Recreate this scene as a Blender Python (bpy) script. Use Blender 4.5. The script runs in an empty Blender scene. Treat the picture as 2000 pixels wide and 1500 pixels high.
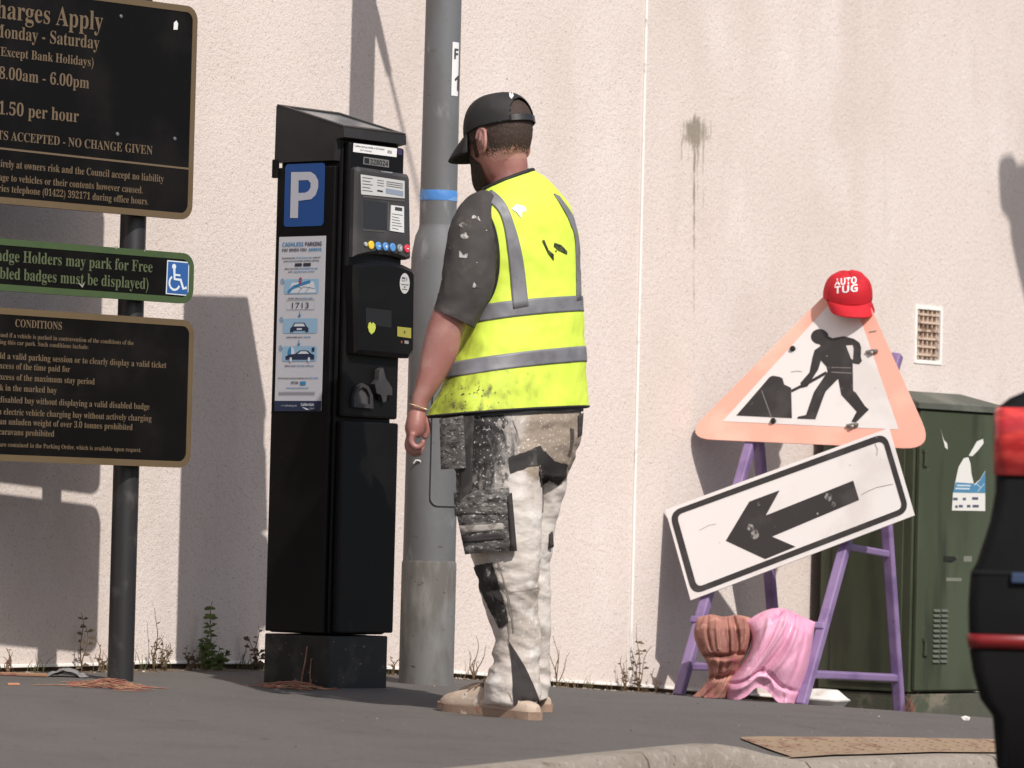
import bpy, bmesh, math, random
import numpy as np
from mathutils import Vector, noise, geometry
from mathutils.bvhtree import BVHTree
random.seed(7); rng = np.random.default_rng(7)
S = bpy.context.scene; COL = S.collection
V3 = lambda *a: np.array(a, float)
def nrm(v): return v/np.linalg.norm(v)

# ------------------------------------------------ camera
FP = 9000.0; ROLL = math.radians(1.46); PIT = math.atan(295/FP); CAM = V3(0, 0, .8)
fw = V3(0, math.cos(PIT), math.sin(PIT)); up0 = V3(0, -math.sin(PIT), math.cos(PIT)); rt0 = V3(1, 0, 0)
CR = math.cos(ROLL)*rt0+math.sin(ROLL)*up0; CU = math.cos(ROLL)*up0-math.sin(ROLL)*rt0
cd = bpy.data.cameras.new('camera'); cam = bpy.data.objects.new('camera', cd); COL.objects.link(cam)
cd.sensor_width = 36; cd.lens = 36*FP/2000; cd.clip_start = .1; cd.clip_end = 2000
cd.dof.use_dof = True; cd.dof.focus_distance = 14.6; cd.dof.aperture_fstop = 6.5
from mathutils import Matrix
cam.matrix_world = Matrix(((CR[0], CU[0], -fw[0], CAM[0]), (CR[1], CU[1], -fw[1], CAM[1]), (CR[2], CU[2], -fw[2], CAM[2]), (0, 0, 0, 1)))
S.camera = cam
# ------------------------------------------------ light
LD = nrm(V3(-.335, .56, -.625))                     # direction the sunlight travels
W = bpy.data.worlds.new('World'); S.world = W; W.use_nodes = True
nt = W.node_tree; sk = nt.nodes.new('ShaderNodeTexSky'); sk.sky_type = 'NISHITA'; sk.sun_disc = False
SE = math.asin(-LD[2]); SA = math.atan2(-LD[0], -LD[1])
sk.sun_elevation = SE; sk.sun_rotation = SA; sk.dust_density = 2.0
nt.links.new(sk.outputs[0], nt.nodes['Background'].inputs[0]); nt.nodes['Background'].inputs[1].default_value = .092
sl = bpy.data.lights.new('sun', 'SUN'); sl.energy = 3.7; sl.angle = math.radians(.7); sl.color = (1, .955, .90)
so = bpy.data.objects.new('sun', sl); COL.objects.link(so); so.rotation_euler = Vector(LD).to_track_quat('-Z', 'Y').to_euler()
S.view_settings.view_transform = 'Standard'; S.view_settings.look = 'None'; S.view_settings.exposure = .12; S.view_settings.gamma = 1

# ------------------------------------------------ measuring helpers
def ray(x, y): return fw+(x-1000)/FP*CR-(y-750)/FP*CU
def at(x, y, Y): d = ray(x, y); return CAM+d*(Y/d[1])
def pix(P):
    v = np.asarray(P)-CAM; k = v@fw
    return 1000+FP*(v@CR)/k, 750-FP*(v@CU)/k
class Plane:                                       # a flat face of a thing: origin, horizontal u, v, normal towards the viewer
    def __init__(s, o, u, v=V3(0, 0, 1)):
        s.o = V3(*o); s.u = nrm(u); s.v = nrm(v-s.u*(v@s.u)); s.n = nrm(np.cross(s.u, s.v))
    def hit(s, x, y, off=0):
        d = ray(x, y); return CAM+d*(((s.o+s.n*off-CAM)@s.n)/(d@s.n))
    def uv(s, x, y): p = s.hit(x, y)-s.o; return p@s.u, p@s.v
    def p(s, u, v, n=0): return s.o+s.u*u+s.v*v+s.n*n
WYAW = math.radians(49)
wu = V3(math.cos(WYAW), math.sin(WYAW), 0); wn = V3(math.sin(WYAW), -math.cos(WYAW), 0)
W0 = at(345, 1309, 15.36); W0[2] = 0
WP = Plane(W0, wu)
BU = [-9, -.75, -.32, -.11, .363, 1.047, 1.379, 1.92, 2.166, 2.5, 3.2, 4.2, 24]
BZ = [.33, .336, .341, .3466, .343, .322, .306, .273, .26, .245, .205, .14, -.9]
def sst(a, b, x): t = np.clip((x-a)/(b-a), 0, 1); return t*t*(3-2*t)
CORR = []
def gz0(U, N):
    c = np.interp(U, [0, 2.2], [.031, .014])
    z = np.interp(U, BU, BZ)-.02-c*np.minimum(N, 1.2)-.031*np.clip(N-1.2, 0, 4)
    return z-.062*sst(-.8, -.35, U)*sst(2.3, 2.92, N)
def gz(U, N):
    z = gz0(U, N)
    for (u, n, dz) in CORR: z = z+dz*np.exp(-((U-u)**2+(N-n)**2)/(2*.3**2))
    return z
def UN(P): q = np.asarray(P)-W0; return q@wu, q@wn
def contact(x, y, Y):
    P = at(x, y, Y); u, n = UN(P); CORR.append((u, n, P[2]-gz(u, n))); return P
def ghit(x, y):
    d = ray(x, y)
    for Y in np.arange(6, 24, .005):
        P = CAM+d*(Y/d[1]); u, n = UN(P)
        if P[2] <= gz(u, n): return P
    return P
def wpt(U, N, z): return W0+wu*U+wn*N+V3(0, 0, z)
# feet of the things that stand on sloping ground
T_FL = contact(1325, 1358, 16.95); T_FR = contact(1565, 1376, 16.72); T_RR = contact(1757, 1392, 17.42); C_FL = contact(1780, 1396, 17.62)
M_O = contact(641, 1347, 14.64); POST = contact(235, 1329, 14.45); LAMP = contact(832, 1336, 15.51)

# ------------------------------------------------ materials
MATS = {}
def rgb(h, s=1.0):
    c = [int(h[i:i+2], 16)/255 for i in (0, 2, 4)]
    return tuple(s*((x/12.92) if x < .04045 else ((x+.055)/1.055)**2.4) for x in c)
def mat(name, col, rough=.6, metal=0, layers=(), bump=None, bump2=None, spec=.5, emit=None, coat=0, sss=0):
    """layers: (colour, scale, lo, hi, stretch(x,y,z), attribute or None, roughness or None)"""
    if name in MATS: return MATS[name]
    m = bpy.data.materials.new(name); m.use_nodes = True; t = m.node_tree; N = t.nodes; L = t.links
    b = N['Principled BSDF']; b.inputs['Roughness'].default_value = rough; b.inputs['Metallic'].default_value = metal
    b.inputs['Specular IOR Level'].default_value = spec
    if coat: b.inputs['Coat Weight'].default_value = coat; b.inputs['Coat Roughness'].default_value = .05
    if sss: b.inputs['Subsurface Weight'].default_value = sss; b.inputs['Subsurface Radius'].default_value = (.01, .004, .002); b.inputs['Subsurface Scale'].default_value = .5
    tc = N.new('ShaderNodeTexCoord'); src = None
    def nz(scale, st=(1, 1, 1), det=5, rg=.55):
        mp = N.new('ShaderNodeMapping'); mp.inputs['Scale'].default_value = st; mp.inputs['Rotation'].default_value = (.62, .41, .93); L.new(tc.outputs['Object'], mp.inputs[0])
        x = N.new('ShaderNodeTexNoise'); x.inputs['Scale'].default_value = scale; x.inputs['Detail'].default_value = det; x.inputs['Roughness'].default_value = rg
        L.new(mp.outputs[0], x.inputs[0]); return x.outputs[0]
    rsrc = None
    for (c2, sc, lo, hi, st, att, r2) in layers:
        mr = N.new('ShaderNodeMapRange'); mr.interpolation_type = 'SMOOTHSTEP'; L.new(nz(sc, st), mr.inputs[0])
        mr.inputs[1].default_value = lo; mr.inputs[2].default_value = hi; fac = mr.outputs[0]
        if att:
            a = N.new('ShaderNodeAttribute'); a.attribute_name = att
            # the attribute moves the threshold of the noise, so edges stay ragged
            ad = N.new('ShaderNodeMath'); ad.operation = 'MULTIPLY_ADD'; L.new(a.outputs['Fac'], ad.inputs[0]); ad.inputs[1].default_value = 1.0; ad.inputs[2].default_value = -.5
            sm = N.new('ShaderNodeMath'); sm.operation = 'ADD'; L.new(nz(sc, st), sm.inputs[0]); L.new(ad.outputs[0], sm.inputs[1])
            L.new(sm.outputs[0], mr.inputs[0])
        mx = N.new('ShaderNodeMix'); mx.data_type = 'RGBA'; L.new(fac, mx.inputs[0])
        if src is None: mx.inputs[6].default_value = (*col, 1)
        else: L.new(src, mx.inputs[6])
        mx.inputs[7].default_value = (*c2, 1); src = mx.outputs[2]
        if r2 is not None:
            q = N.new('ShaderNodeMix'); L.new(fac, q.inputs[0])
            if rsrc is None: q.inputs[2].default_value = rough
            else: L.new(rsrc, q.inputs[2])
            q.inputs[3].default_value = r2; rsrc = q.outputs[0]
    if src is None: b.inputs['Base Color'].default_value = (*col, 1)
    else: L.new(src, b.inputs['Base Color'])
    if rsrc is not None: L.new(rsrc, b.inputs['Roughness'])
    last = None
    for bp in (bump, bump2):
        if bp:
            bn = N.new('ShaderNodeBump'); bn.inputs['Strength'].default_value = bp[0]; bn.inputs['Distance'].default_value = bp[2]
            L.new(nz(bp[1], bp[3] if len(bp) > 3 else (1, 1, 1), 2, .5), bn.inputs['Height'])
            if last: L.new(last, bn.inputs['Normal'])
            last = bn.outputs[0]
    if last: L.new(last, b.inputs['Normal'])
    if emit: b.inputs['Emission Color'].default_value = (*emit[0], 1); b.inputs['Emission Strength'].default_value = emit[1]
    MATS[name] = m; return m
def flat(h, s=1.0, rough=.55, **k): return mat('flat_%s_%s_%s' % (h, s, rough), rgb(h, s), rough, **k)
O3 = (1, 1, 1)

# ------------------------------------------------ mesh builder
def strokeset(v, s): return (str(v), s)
class MB:
    def __init__(s): s.v = []; s.f = []; s.mi = []; s.m = 0; s.att = {}
    def add(s, vs, fs, mi=None):
        o = len(s.v); s.v.extend([tuple(map(float, p)) for p in vs]); s.f.extend([tuple(i+o for i in f) for f in fs]); s.mi.extend([s.m if mi is None else mi]*len(fs))
    def poly(s, pl, uv, off=0.0, holes=(), th=0.0):       # flat polygon on a plane (th>0: slab, front face at off)
        loops = [list(uv)]+[list(h) for h in holes]
        tri = geometry.tessellate_polygon([[Vector((a, b, 0)) for a, b in l] for l in loops]); fl = [q for l in loops for q in l]
        fr = [pl.p(a, b, off) for a, b in fl]
        fs = []
        for t in tri:
            a, b, c = [np.array(fl[i]) for i in t]
            fs.append(t if np.cross(b-a, c-a) > 0 else t[::-1])
        s.add(fr, fs)
        if th:
            s.add([pl.p(a, b, off-th) for a, b in fl], [f[::-1] for f in fs])
            for l in loops:
                n = len(l); q = [pl.p(a, b, off) for a, b in l]+[pl.p(a, b, off-th) for a, b in l]
                s.add(q, [(i, i+n, (i+1) % n+n, (i+1) % n) for i in range(n)])
    def ppoly(s, pl, px, off=0.0, th=0.0, holes=()): s.poly(pl, [pl.uv(*p) for p in px], off, [[pl.uv(*p) for p in h] for h in holes], th)
    def box(s, c, d, ax=(V3(1, 0, 0), V3(0, 1, 0), V3(0, 0, 1)), bev=0):
        c = V3(*c); x, y, z = [a*q/2 for a, q in zip(ax, d)]
        if not bev:
            vs = [c+i*x+j*y+k*z for i in (-1, 1) for j in (-1, 1) for k in (-1, 1)]
            s.add(vs, [(0, 1, 3, 2), (4, 6, 7, 5), (0, 4, 5, 1), (2, 3, 7, 6), (0, 2, 6, 4), (1, 5, 7, 3)]); return
        bm = bmesh.new(); bmesh.ops.create_cube(bm, size=1)
        for v in bm.verts: v.co = (v.co.x*d[0], v.co.y*d[1], v.co.z*d[2])
        bmesh.ops.bevel(bm, geom=bm.edges[:], offset=bev, segments=2, affect='EDGES', profile=.5)
        bm.verts.index_update(); s.add([c+ax[0]*v.co.x+ax[1]*v.co.y+ax[2]*v.co.z for v in bm.verts], [[v.index for v in f.verts] for f in bm.faces]); bm.free()
    def grid(s, P, close=False, flip=False):              # P[i][j]
        P = np.asarray(P); a, b = P.shape[:2]; fs = []
        for i in range(a-1):
            for j in range(b if close else b-1):
                k = (j+1) % b; q = (i*b+j, i*b+k, (i+1)*b+k, (i+1)*b+j); fs.append(q[::-1] if flip else q)
        s.add(P.reshape(-1, 3), fs)
    def capped(s, P):
        P = np.asarray(P); a, b = P.shape[:2]; s.grid(P, True)
        s.add(list(P[0])+[P[0].mean(0)], [((j+1) % b, j, b) for j in range(b)]); s.add(list(P[-1])+[P[-1].mean(0)], [(j, (j+1) % b, b) for j in range(b)])
    def tube(s, pts, r, n=10, flatten=None):
        pts = [V3(*p) for p in pts]; m = len(pts); r = [r]*m if np.isscalar(r) else r; G = []; prev = None
        for i, p in enumerate(pts):
            t = nrm(pts[min(i+1, m-1)]-pts[max(i-1, 0)])
            a = prev if prev is not None else (V3(0, 0, 1) if abs(t[2]) < .9 else V3(0, 1, 0))
            e1 = nrm(a-t*(a@t)); prev = e1; e2 = np.cross(t, e1)
            G.append([p+r[i]*(e1*math.cos(k)+e2*math.sin(k)) for k in np.linspace(0, 2*math.pi, n, False)])
        s.capped(G)
    def lathe(s, c, prof, ax=V3(0, 0, 1), n=32, cap=True):
        e1 = nrm(np.cross(ax, V3(.3, 1, .2))); e2 = np.cross(ax, e1)
        G = [[V3(*c)+ax*z+max(r, 1e-5)*(e1*math.cos(k)+e2*math.sin(k)) for k in np.linspace(0, 2*math.pi, n, False)] for r, z in prof]
        (s.capped if cap else lambda g: s.grid(g, True))(G)
    def text(s, pl, txt, style, u0, v0, w=None, cap=None, off=.001, align='l', ctr=False):
        vs, fs, (x0, x1), h = glyphs(txt, style)
        ky = cap/h; kx = ky if w is None else w/(x1-x0)
        sh = {'l': 0, 'r': x1-x0, 'c': (x1-x0)/2}[align]
        s.add([pl.p(u0+(x-x0-sh)*kx, v0+y*ky, off) for x, y in vs], fs)
    def stroke(s, pl, pts, w, off=.001, closed=False):
        pts = [np.array(p, float) for p in pts]; n = len(pts); A = []
        for i, p in enumerate(pts):
            a = pts[(i-1) % n] if closed or i else p; b = pts[(i+1) % n] if closed or i < n-1 else p
            t = b-a; t = t/max(np.linalg.norm(t), 1e-9); A.append((p+np.array([-t[1], t[0]])*w/2, p-np.array([-t[1], t[0]])*w/2))
        vs = [pl.p(*q, off) for pr in A for q in pr]
        s.add(vs, [(2*i+1, 2*((i+1) % n)+1, 2*((i+1) % n), 2*i) for i in range(n if closed else n-1)])
    def build(s, name, m, parent=None, smooth=False, solid=0, auto=False, **tags):
        me = bpy.data.meshes.new(name); top = parent
        while top is not None and top.parent: top = top.parent
        base = np.array(top.location) if top else (np.array(s.v).mean(0) if s.v else V3(0, 0, 0))
        if not top and s.v: base[2] = np.array(s.v)[:, 2].min()
        me.from_pydata([tuple(np.array(v)-base) for v in s.v], [], s.f)
        for x in (m if isinstance(m, (list, tuple)) else [m]): me.materials.append(x)
        me.polygons.foreach_set('material_index', s.mi)
        if smooth: me.polygons.foreach_set('use_smooth', [True]*len(me.polygons))
        for k, a in s.att.items():
            at_ = me.attributes.new(k, 'FLOAT', 'POINT'); at_.data.foreach_set('value', list(map(float, a)))
        if auto: me.set_sharp_from_angle(angle=math.radians(35))
        o = bpy.data.objects.new(name, me); COL.objects.link(o)
        if top: o.parent = parent
        else: o.location = base
        if solid:
            md = o.modifiers.new('solid', 'SOLIDIFY'); md.thickness = solid; md.offset = 0
        for k, q in tags.items(): o[k] = q
        return o
GC = {}
def glyphs(txt, style):
    if (txt, style) in GC: return GC[txt, style]
    def conv(ch):
        o = ord(ch)
        for a, b, lst in ((65, 90, 0), (97, 122, 1), (48, 57, 2)):
            if a <= o <= b and style != 'sans':
                return chr({'serif': (0x1D400, 0x1D41A, 0x1D7CE), 'bold': (0x1D5D4, 0x1D5EE, 0x1D7EC)}[style][lst]+o-a)
        return ch
    c = bpy.data.curves.new('txt', 'FONT'); c.body = ''.join(conv(k) for k in txt); c.size = 1; c.resolution_u = 3
    o = bpy.data.objects.new('txt', c); COL.objects.link(o)
    dg = bpy.context.evaluated_depsgraph_get(); me = o.evaluated_get(dg).to_mesh()
    vs = [(v.co.x, v.co.y) for v in me.vertices]; fs = []
    for p in me.polygons:
        a, b, d = [np.array(vs[i]) for i in p.vertices[:3]]
        fs.append(tuple(p.vertices))
    if me.polygons and me.polygons[0].normal.z < 0: fs = [f[::-1] for f in fs]
    xs = [v[0] for v in vs] or [0, 1]
    bpy.data.objects.remove(o); bpy.data.curves.remove(c)
    r = (vs, fs, (min(xs), max(xs)), .70 if style == 'sans' else .72 if style == 'bold' else .69); GC[txt, style] = r; return r
def thing(name, loc, label, cat, group=None):
    o = bpy.data.objects.new(name, None); COL.objects.link(o); o.location = tuple(loc); o.empty_display_size = .1
    o['label'] = label; o['category'] = cat
    if group: o['group'] = group
    return o
def rrect(u0, v0, u1, v1, r, n=5):
    P = []
    for cx, cy, a in ((u1-r, v0+r, -90), (u1-r, v1-r, 0), (u0+r, v1-r, 90), (u0+r, v0+r, 180)):
        P += [(cx+r*math.cos(math.radians(a+90*i/n)), cy+r*math.sin(math.radians(a+90*i/n))) for i in range(n+1)]
    return P
def circ(u, v, a, b=None, n=24): b = b or a; return [(u+a*math.cos(k), v+b*math.sin(k)) for k in np.linspace(0, 2*math.pi, n, False)]
def cr(P, t):                                             # Catmull-Rom through rows of P at parameters t in [0, len-1]
    P = np.asarray(P, float); n = len(P); o = []
    for x in t:
        i = min(int(x), n-2); f = x-i; p1, p2 = P[i], P[i+1]; p0 = P[i-1] if i else 2*p1-p2; p3 = P[i+2] if i+2 < n else 2*p2-p1
        o.append(.5*((2*p1)+(-p0+p2)*f+(2*p0-5*p1+4*p2-p3)*f*f+(-p0+3*p1-3*p2+p3)*f**3))
    return np.array(o)
def nz3(p, s, o=0): return noise.noise(Vector((p[0]*s+o, p[1]*s-o, p[2]*s+2*o)))

# ================================================ SETTING
# pavement, kerb, tactile paving, road
KU = [-9, -4.28, -2.27, -1.42, -.95, -.72, 0, 14]; KN = [4.75, 3.91, 3.38, 3.13, 3.0, 2.95, 2.97, 3.1]
kN = lambda U: np.interp(U, KU, KN)
us = np.concatenate([np.arange(-9, -3, .3), np.arange(-3, 4.6, .06), np.arange(4.6, 14.1, .5)]); b = MB()
G = []
for U in us:
    n = kN(U)-.13
    G.append([wpt(U, N, gz(U, N)+(.004*nz3((U, N, 0), 2.2)+.0015*nz3((U, N, 3), 9))) for N in n*np.linspace(0, 1, 60)-.05*(1-np.linspace(0, 1, 60))])
b.grid(G); b.att = {'soil': [max(0, .74-.62*(N_+.02)/.30) if N_ < .36 else 0 for U in us for N_ in ((kN(U)-.13)*np.linspace(0, 1, 60)-.05*(1-np.linspace(0, 1, 60)))]}
tarmac = mat('tarmac', rgb('7e7874', .60), .9, layers=((rgb('77716d', .60), 3, .42, .7, O3, None, None), (rgb('8c8680', .66), 260, .60, .72, O3, None, None), (rgb('45413d', .8), 300, .58, .68, O3, None, None), (rgb('a29b93', .8), 190, .64, .72, O3, None, None), (rgb('56514c', .75), 17, .66, .74, O3, None, None), (rgb('817a74', .62), 1.3, .58, .82, (1, 1.6, 1), None, None), (rgb('cfc8bd'), 75, .715, .73, O3, None, None), (rgb('5d4f41', .85), 14, .40, .60, O3, 'soil', None), (rgb('8a7358', .85), 60, .52, .62, O3, 'soil', None), (rgb('5f5954', .66), 9, .62, .74, (.7, 1.5, 1), None, None)), bump=(.8, 260, .006), bump2=(.35, 30, .01))
b.build('pavement', tarmac, smooth=True, kind='structure')
b = MB()
for U in np.arange(-8.5, 13, .9):
    u1 = U+.9; off = 0
    if abs(U+1.3) < .01: pass
    xs = np.linspace(U+.004, u1-.004, 8); G = []
    for x in xs:
        n = kN(x); z = gz(x, n-.13); w = lambda k: .0035*nz3((x*1.0, k, 0), 11)
        G.append([wpt(x, n-.13, z-.1), wpt(x, n-.13, z+.003), wpt(x, n-.05, z+.005+w(1)), wpt(x, n-.022, z+w(2)), wpt(x, n-.006, z-.016+w(3)), wpt(x, n+.006+w(5), z-.05), wpt(x, n+.012+w(4), z-.22)])
    b.grid(G)
    for e in (0, -1): b.add(G[e], [tuple(range(7)) if e else tuple(range(7))[::-1]])
kerbm = mat('kerb_stone', rgb('ab9f92', .72), .85, layers=((rgb('9a8e80', .75), 6, .45, .7, O3, None, None), (rgb('b9ad9f', .8), 40, .5, .75, O3, None, None), (rgb('5e554a'), 70, .64, .7, O3, None, None), (rgb('5e554a'), 12, .66, .7, O3, None, None)), bump=(.7, 90, .006), bump2=(.5, 20, .01))
b.build('kerb', kerbm, smooth=True, auto=True, kind='structure')
b = MB()
def tact(U): return wpt(U, kN(U)-.14, 0)
rowsU = np.arange(-.66, 5, .02); nt1 = .142
tU, tN = zip(*[UN(ghit(x, y)) for x, y in ((1415, 1446), (1440, 1443.5), (1560, 1443), (1700, 1443), (1935, 1447))])
tN = list(tN); tN[0] = kN(tU[0])-nt1-.01
tTop = lambda U: min(np.interp(U, tU, tN), kN(U)-nt1-.005)
G = []
for U in rowsU:
    rr = []
    for k, N in enumerate(np.linspace(tTop(U), kN(U)-nt1, 28)): rr.append(wpt(U, N, gz(U, N)+.006))
    G.append(rr)
b.grid(G)
for U in np.arange(-.5, 3.2, .067):                        # blisters
    for N in np.arange(tTop(U)+.05, kN(U)-nt1-.02, .067):
        z = gz(U, N)+.005; b.lathe(wpt(U, N, z), [(.014, 0), (.012, .004), (.006, .006)], n=8)
tacm = mat('tactile_paving', rgb('b3987c', .66), .85, layers=((rgb('94705f', .7), 14, .52, .66, O3, None, None), (rgb('b59a83', .66), 5, .5, .7, O3, None, None), (rgb('6d5544'), 60, .64, .7, O3, None, None)), bump=(.5, 150, .004))
b.build('tactile_paving', tacm, kind='structure')
b = MB(); G = []
for U in np.concatenate([[-200, -60, -20], np.arange(-9, 9, .3), [12, 14, 24, 60, 200]]):
    G.append([wpt(U, float(N), (gz0(min(max(U, -9), 24), min(kN(U), N))-.125-.02*(min(N, 6)-kN(U)) if N > 0 else gz0(min(max(U, -9), 24), 0)-.4)) for N in [-200, -40, -5, -.1, kN(U)-.12, kN(U)+.002, kN(U)+.3, 5.2, 5.8, 6, 8, 12, 20, 50, 220]])
b.grid(G)
roadm = mat('road_asphalt', rgb('6e6a66', .8), .9, layers=((rgb('4a4744'), 5, .45, .6, O3, None, None), (rgb('97918a'), 220, .6, .72, O3, None, None)), bump=(.5, 250, .004))
b.build('road', roadm, smooth=True, kind='structure')

# rendered wall with air vent, joint strip and base bead
def wallmat():
    m = mat('roughcast_render', rgb('e6d8d0', .88), .92,
        layers=((rgb('dccdc4', .88), 1.3, .40, .7, (1, 1, .6), None, None), (rgb('ebdfd8', .9), 2.2, .5, .75, (1, 1, .5), None, None), (rgb('d9cbc1', .88), 7, .55, .85, (1, 1, .18), None, None), (rgb('c2b3a8', .9), 150, .54, .70, O3, None, None), (rgb('a3948a'), 110, .63, .74, O3, None, None), (rgb('77695f'), 75, .71, .75, O3, None, None),
                (rgb('a99b8b'), 6, .72, .95, (1, 1, .25), 'grime', None), (rgb('958a7d', .95), 70, .50, .90, (1, 1, .22), 'stain', None)),
        bump=(.5, 190, .004), bump2=(.35, 60, .007))
    return m
bead = lambda U: np.interp(U, BU, BZ)
va, vb = WP.uv(1788, 599), WP.uv(1837, 711)
vu0, vu1, vz0, vz1 = va[0], vb[0], vb[1], va[1]
vz1 = WP.uv(1812, 599)[1]
wallt = thing('rendered_wall', wpt(0, 0, bead(0)), 'pale pinkish roughcast rendered building wall with drip stains behind the parking machine and signs', 'wall')
us = sorted(set(list(np.arange(-9, 0, .5))+list(np.arange(0, 3.6, .04))+list(np.arange(2.35, 3.05, .007))+list(np.arange(3.6, 14, .5))+[vu0, vu1])); b = MB()
stn = []; grm = []
sA = WP.uv(1358, 210); 
def wv(U, z):
    x, y = pix(wpt(U, 0, z)); s_ = 0
    d = abs(x-1358-(y-300)*.012)
    if 195 < y < 330: s_ = 1.05*max(0, 1-d/50)**.8*min(1, (y-195)/50)*(1 if y < 270 else max(0, 1-(y-270)/60))
    for (ox, w, y1, y2, k) in ((1356, 9, 270, 800, .92), (1363, 8, 280, 470, .9), (1331, 7, 275, 390, .8), (1388, 8, 235, 360, .82), (1374, 8, 260, 430, .86), (1345, 7, 250, 340, .8)):
        if y1 < y < y2: s_ = max(s_, k*max(0, 1-abs(x-ox-(y-300)*-.004)/w)*(1-.45*(y-y1)/(y2-y1)))
    g_ = .30*max(0, 1-(z-bead(U))/.28)+.16*max(0, 1-(z-bead(U))/1.0)
    if x < 560: g_ += .14*max(0, 1-(z-bead(U))/.9)
    return s_, min(g_, .55)
def addq(u0, u1, zs0, zs1):
    n = len(zs0); 
    for i in range(n-1):
        q = [(u0, zs0[i]), (u1, zs1[i]), (u1, zs1[i+1]), (u0, zs0[i+1])]
        b.add([wpt(u, 0, z) for u, z in q], [(0, 1, 2, 3)])
        for u, z in q: s_, g_ = wv(u, z); stn.append(s_); grm.append(g_)
zl = np.concatenate([np.linspace(0, .3, 4), np.linspace(.4, 1.3, 11), np.linspace(1.32, 2.5, 70), [3.2, 4.5, 7]])
for u0, u1 in zip(us[:-1], us[1:]):
    c0, c1 = bead(u0), bead(u1); A = lambda c: np.concatenate([c+zl[:-1]*(1 if True else 0), [7]])
    if vu0-1e-6 <= u0 and u1 <= vu1+1e-6:
        addq(u0, u1, np.linspace(c0, vz0, 12), np.linspace(c1, vz0, 12)); addq(u0, u1, np.linspace(vz1, 7, 12), np.linspace(vz1, 7, 12))
    else: addq(u0, u1, A(c0), A(c1))
b.att = {'stain': stn, 'grime': grm}
b.build('render_face', wallmat(), wallt)
b = MB(); b.box(wpt(2.5, -.46, 3.4), (22.6, .85, 7), (wu, wn, V3(0, 0, 1))); b.build('core', mat('core_block', rgb('6b6058'), .9), wallt)
whitem = mat('white_trim', rgb('f4f0ea', .95), .5, layers=((rgb('b7aea2'), 14, .6, .75, O3, None, None),))
b = MB(); G = []
for u in np.arange(-9, 12, .15): z = bead(u); G.append([wpt(u, 0, z+.008), wpt(u, .007, z+.006), wpt(u, .007, z-.001), wpt(u, 0, z-.003), wpt(u, -.03, z-.003)])
b.grid(G, flip=True); b.build('base_bead', whitem, wallt)
b = MB(); G = []
for u in np.arange(-9, 12, .15): z = bead(u); G.append([wpt(u, -.012+.006*nz3((u, 0, 0), 9), z), wpt(u, -.008+.01*nz3((u, 1, 0), 12), z-.1)])
b.grid(G, flip=True); b.build('plinth', mat('dirty_plinth', rgb('4d4238'), .95, bump=(.8, 60, .01)), wallt)
ju, _ = WP.uv(1245.5, 650); b = MB(); b.box(wpt(ju, .002, 3.5+bead(ju)/2), (.0125, .009, 7-bead(ju)), (wu, wn, V3(0, 0, 1))); b.build('joint_strip', whitem, wallt)
vt = MB(); t_ = .008
cw, ch = vu1-vu0, vz1-vz0
vm = mat('vent_terracotta', rgb('cdb6a3'), .85, layers=((rgb('8a6f5c'), 30, .5, .7, O3, None, None),), bump=(.4, 90, .003))
fr = rrect(vu0-.004, vz0-.004, vu1+.004, vz1+.004, .003, 2); ho = rrect(vu0+.012, vz0+.012, vu1-.012, vz1-.012, .002, 2)
vt.poly(WP, fr, .004, [ho], .03); vf = vt.build('air_vent', whitem, wallt)
vt = MB()
for i in range(1, 6): vt.box(wpt(vu0+cw*i/6, -.012, (vz0+vz1)/2), (.007, .02, ch-.03), (wu, wn, V3(0, 0, 1)))
for j in range(1, 7): vt.box(wpt((vu0+vu1)/2, -.009, vz0+ch*j/7), (cw-.03, .024, .009), (wu, wn, V3(0, 0, 1)))
vt.build('grille', vm, vf)
vt = MB(); vt.box(wpt((vu0+vu1)/2, -.055, (vz0+vz1)/2), (cw+.01, .01, ch+.01), (wu, wn, V3(0, 0, 1))); vt.build('vent_back', mat('vent_dark', rgb('5a4636'), .9), vf)
# ================================================ PARKING NOTICE SIGN (three boards and a title board on posts)
BY = math.radians(45); bu_ = V3(math.cos(BY), math.sin(BY), 0); bn_ = V3(math.sin(BY), -math.cos(BY), 0)
BP = Plane(POST+bn_*.075, bu_)
sign = thing('parking_notice_sign', POST, 'black car park notice boards with gold and green borders on black posts, at far left', 'notice sign')
blackm = mat('black_paint', rgb('2e2c2d', .75), .45, layers=((rgb('4a4643'), 9, .55, .75, O3, None, .6),), bump=(.15, 60, .002))
b = MB(); b.lathe(POST-V3(0, 0, .1), [(.041, 0), (.041, 3.3), (.03, 3.33)], n=36); b.build('post', blackm, sign, smooth=True, auto=True)
P2 = POST-bu_*.8
b = MB(); b.lathe(P2-V3(0, 0, .1), [(.046, 0), (.046, .12), (.041, .122), (.041, 3.3), (.03, 3.33)], n=36); b.build('post', blackm, sign, smooth=True, auto=True)
goldb = mat('gold_border', rgb('6f5c42', .75), .5, layers=((rgb('5e4c34'), 12, .5, .7, O3, None, None),)); greenb = mat('green_border', rgb('465a35', .8), .5, layers=((rgb('3b4c2c'), 12, .5, .7, O3, None, None),))
boardm = mat('board_black', rgb('151211', .5), .4, layers=((rgb('1f1b19', .6), 5, .45, .7, O3, None, .5),), spec=.16)
goldt = mat('gold_lettering', rgb('77644d', .72), .5); greent = mat('green_lettering', rgb('5d6748', .75), .5); silver = mat('bright_mark', rgb('dcdcdc'), .3, 0)
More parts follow.
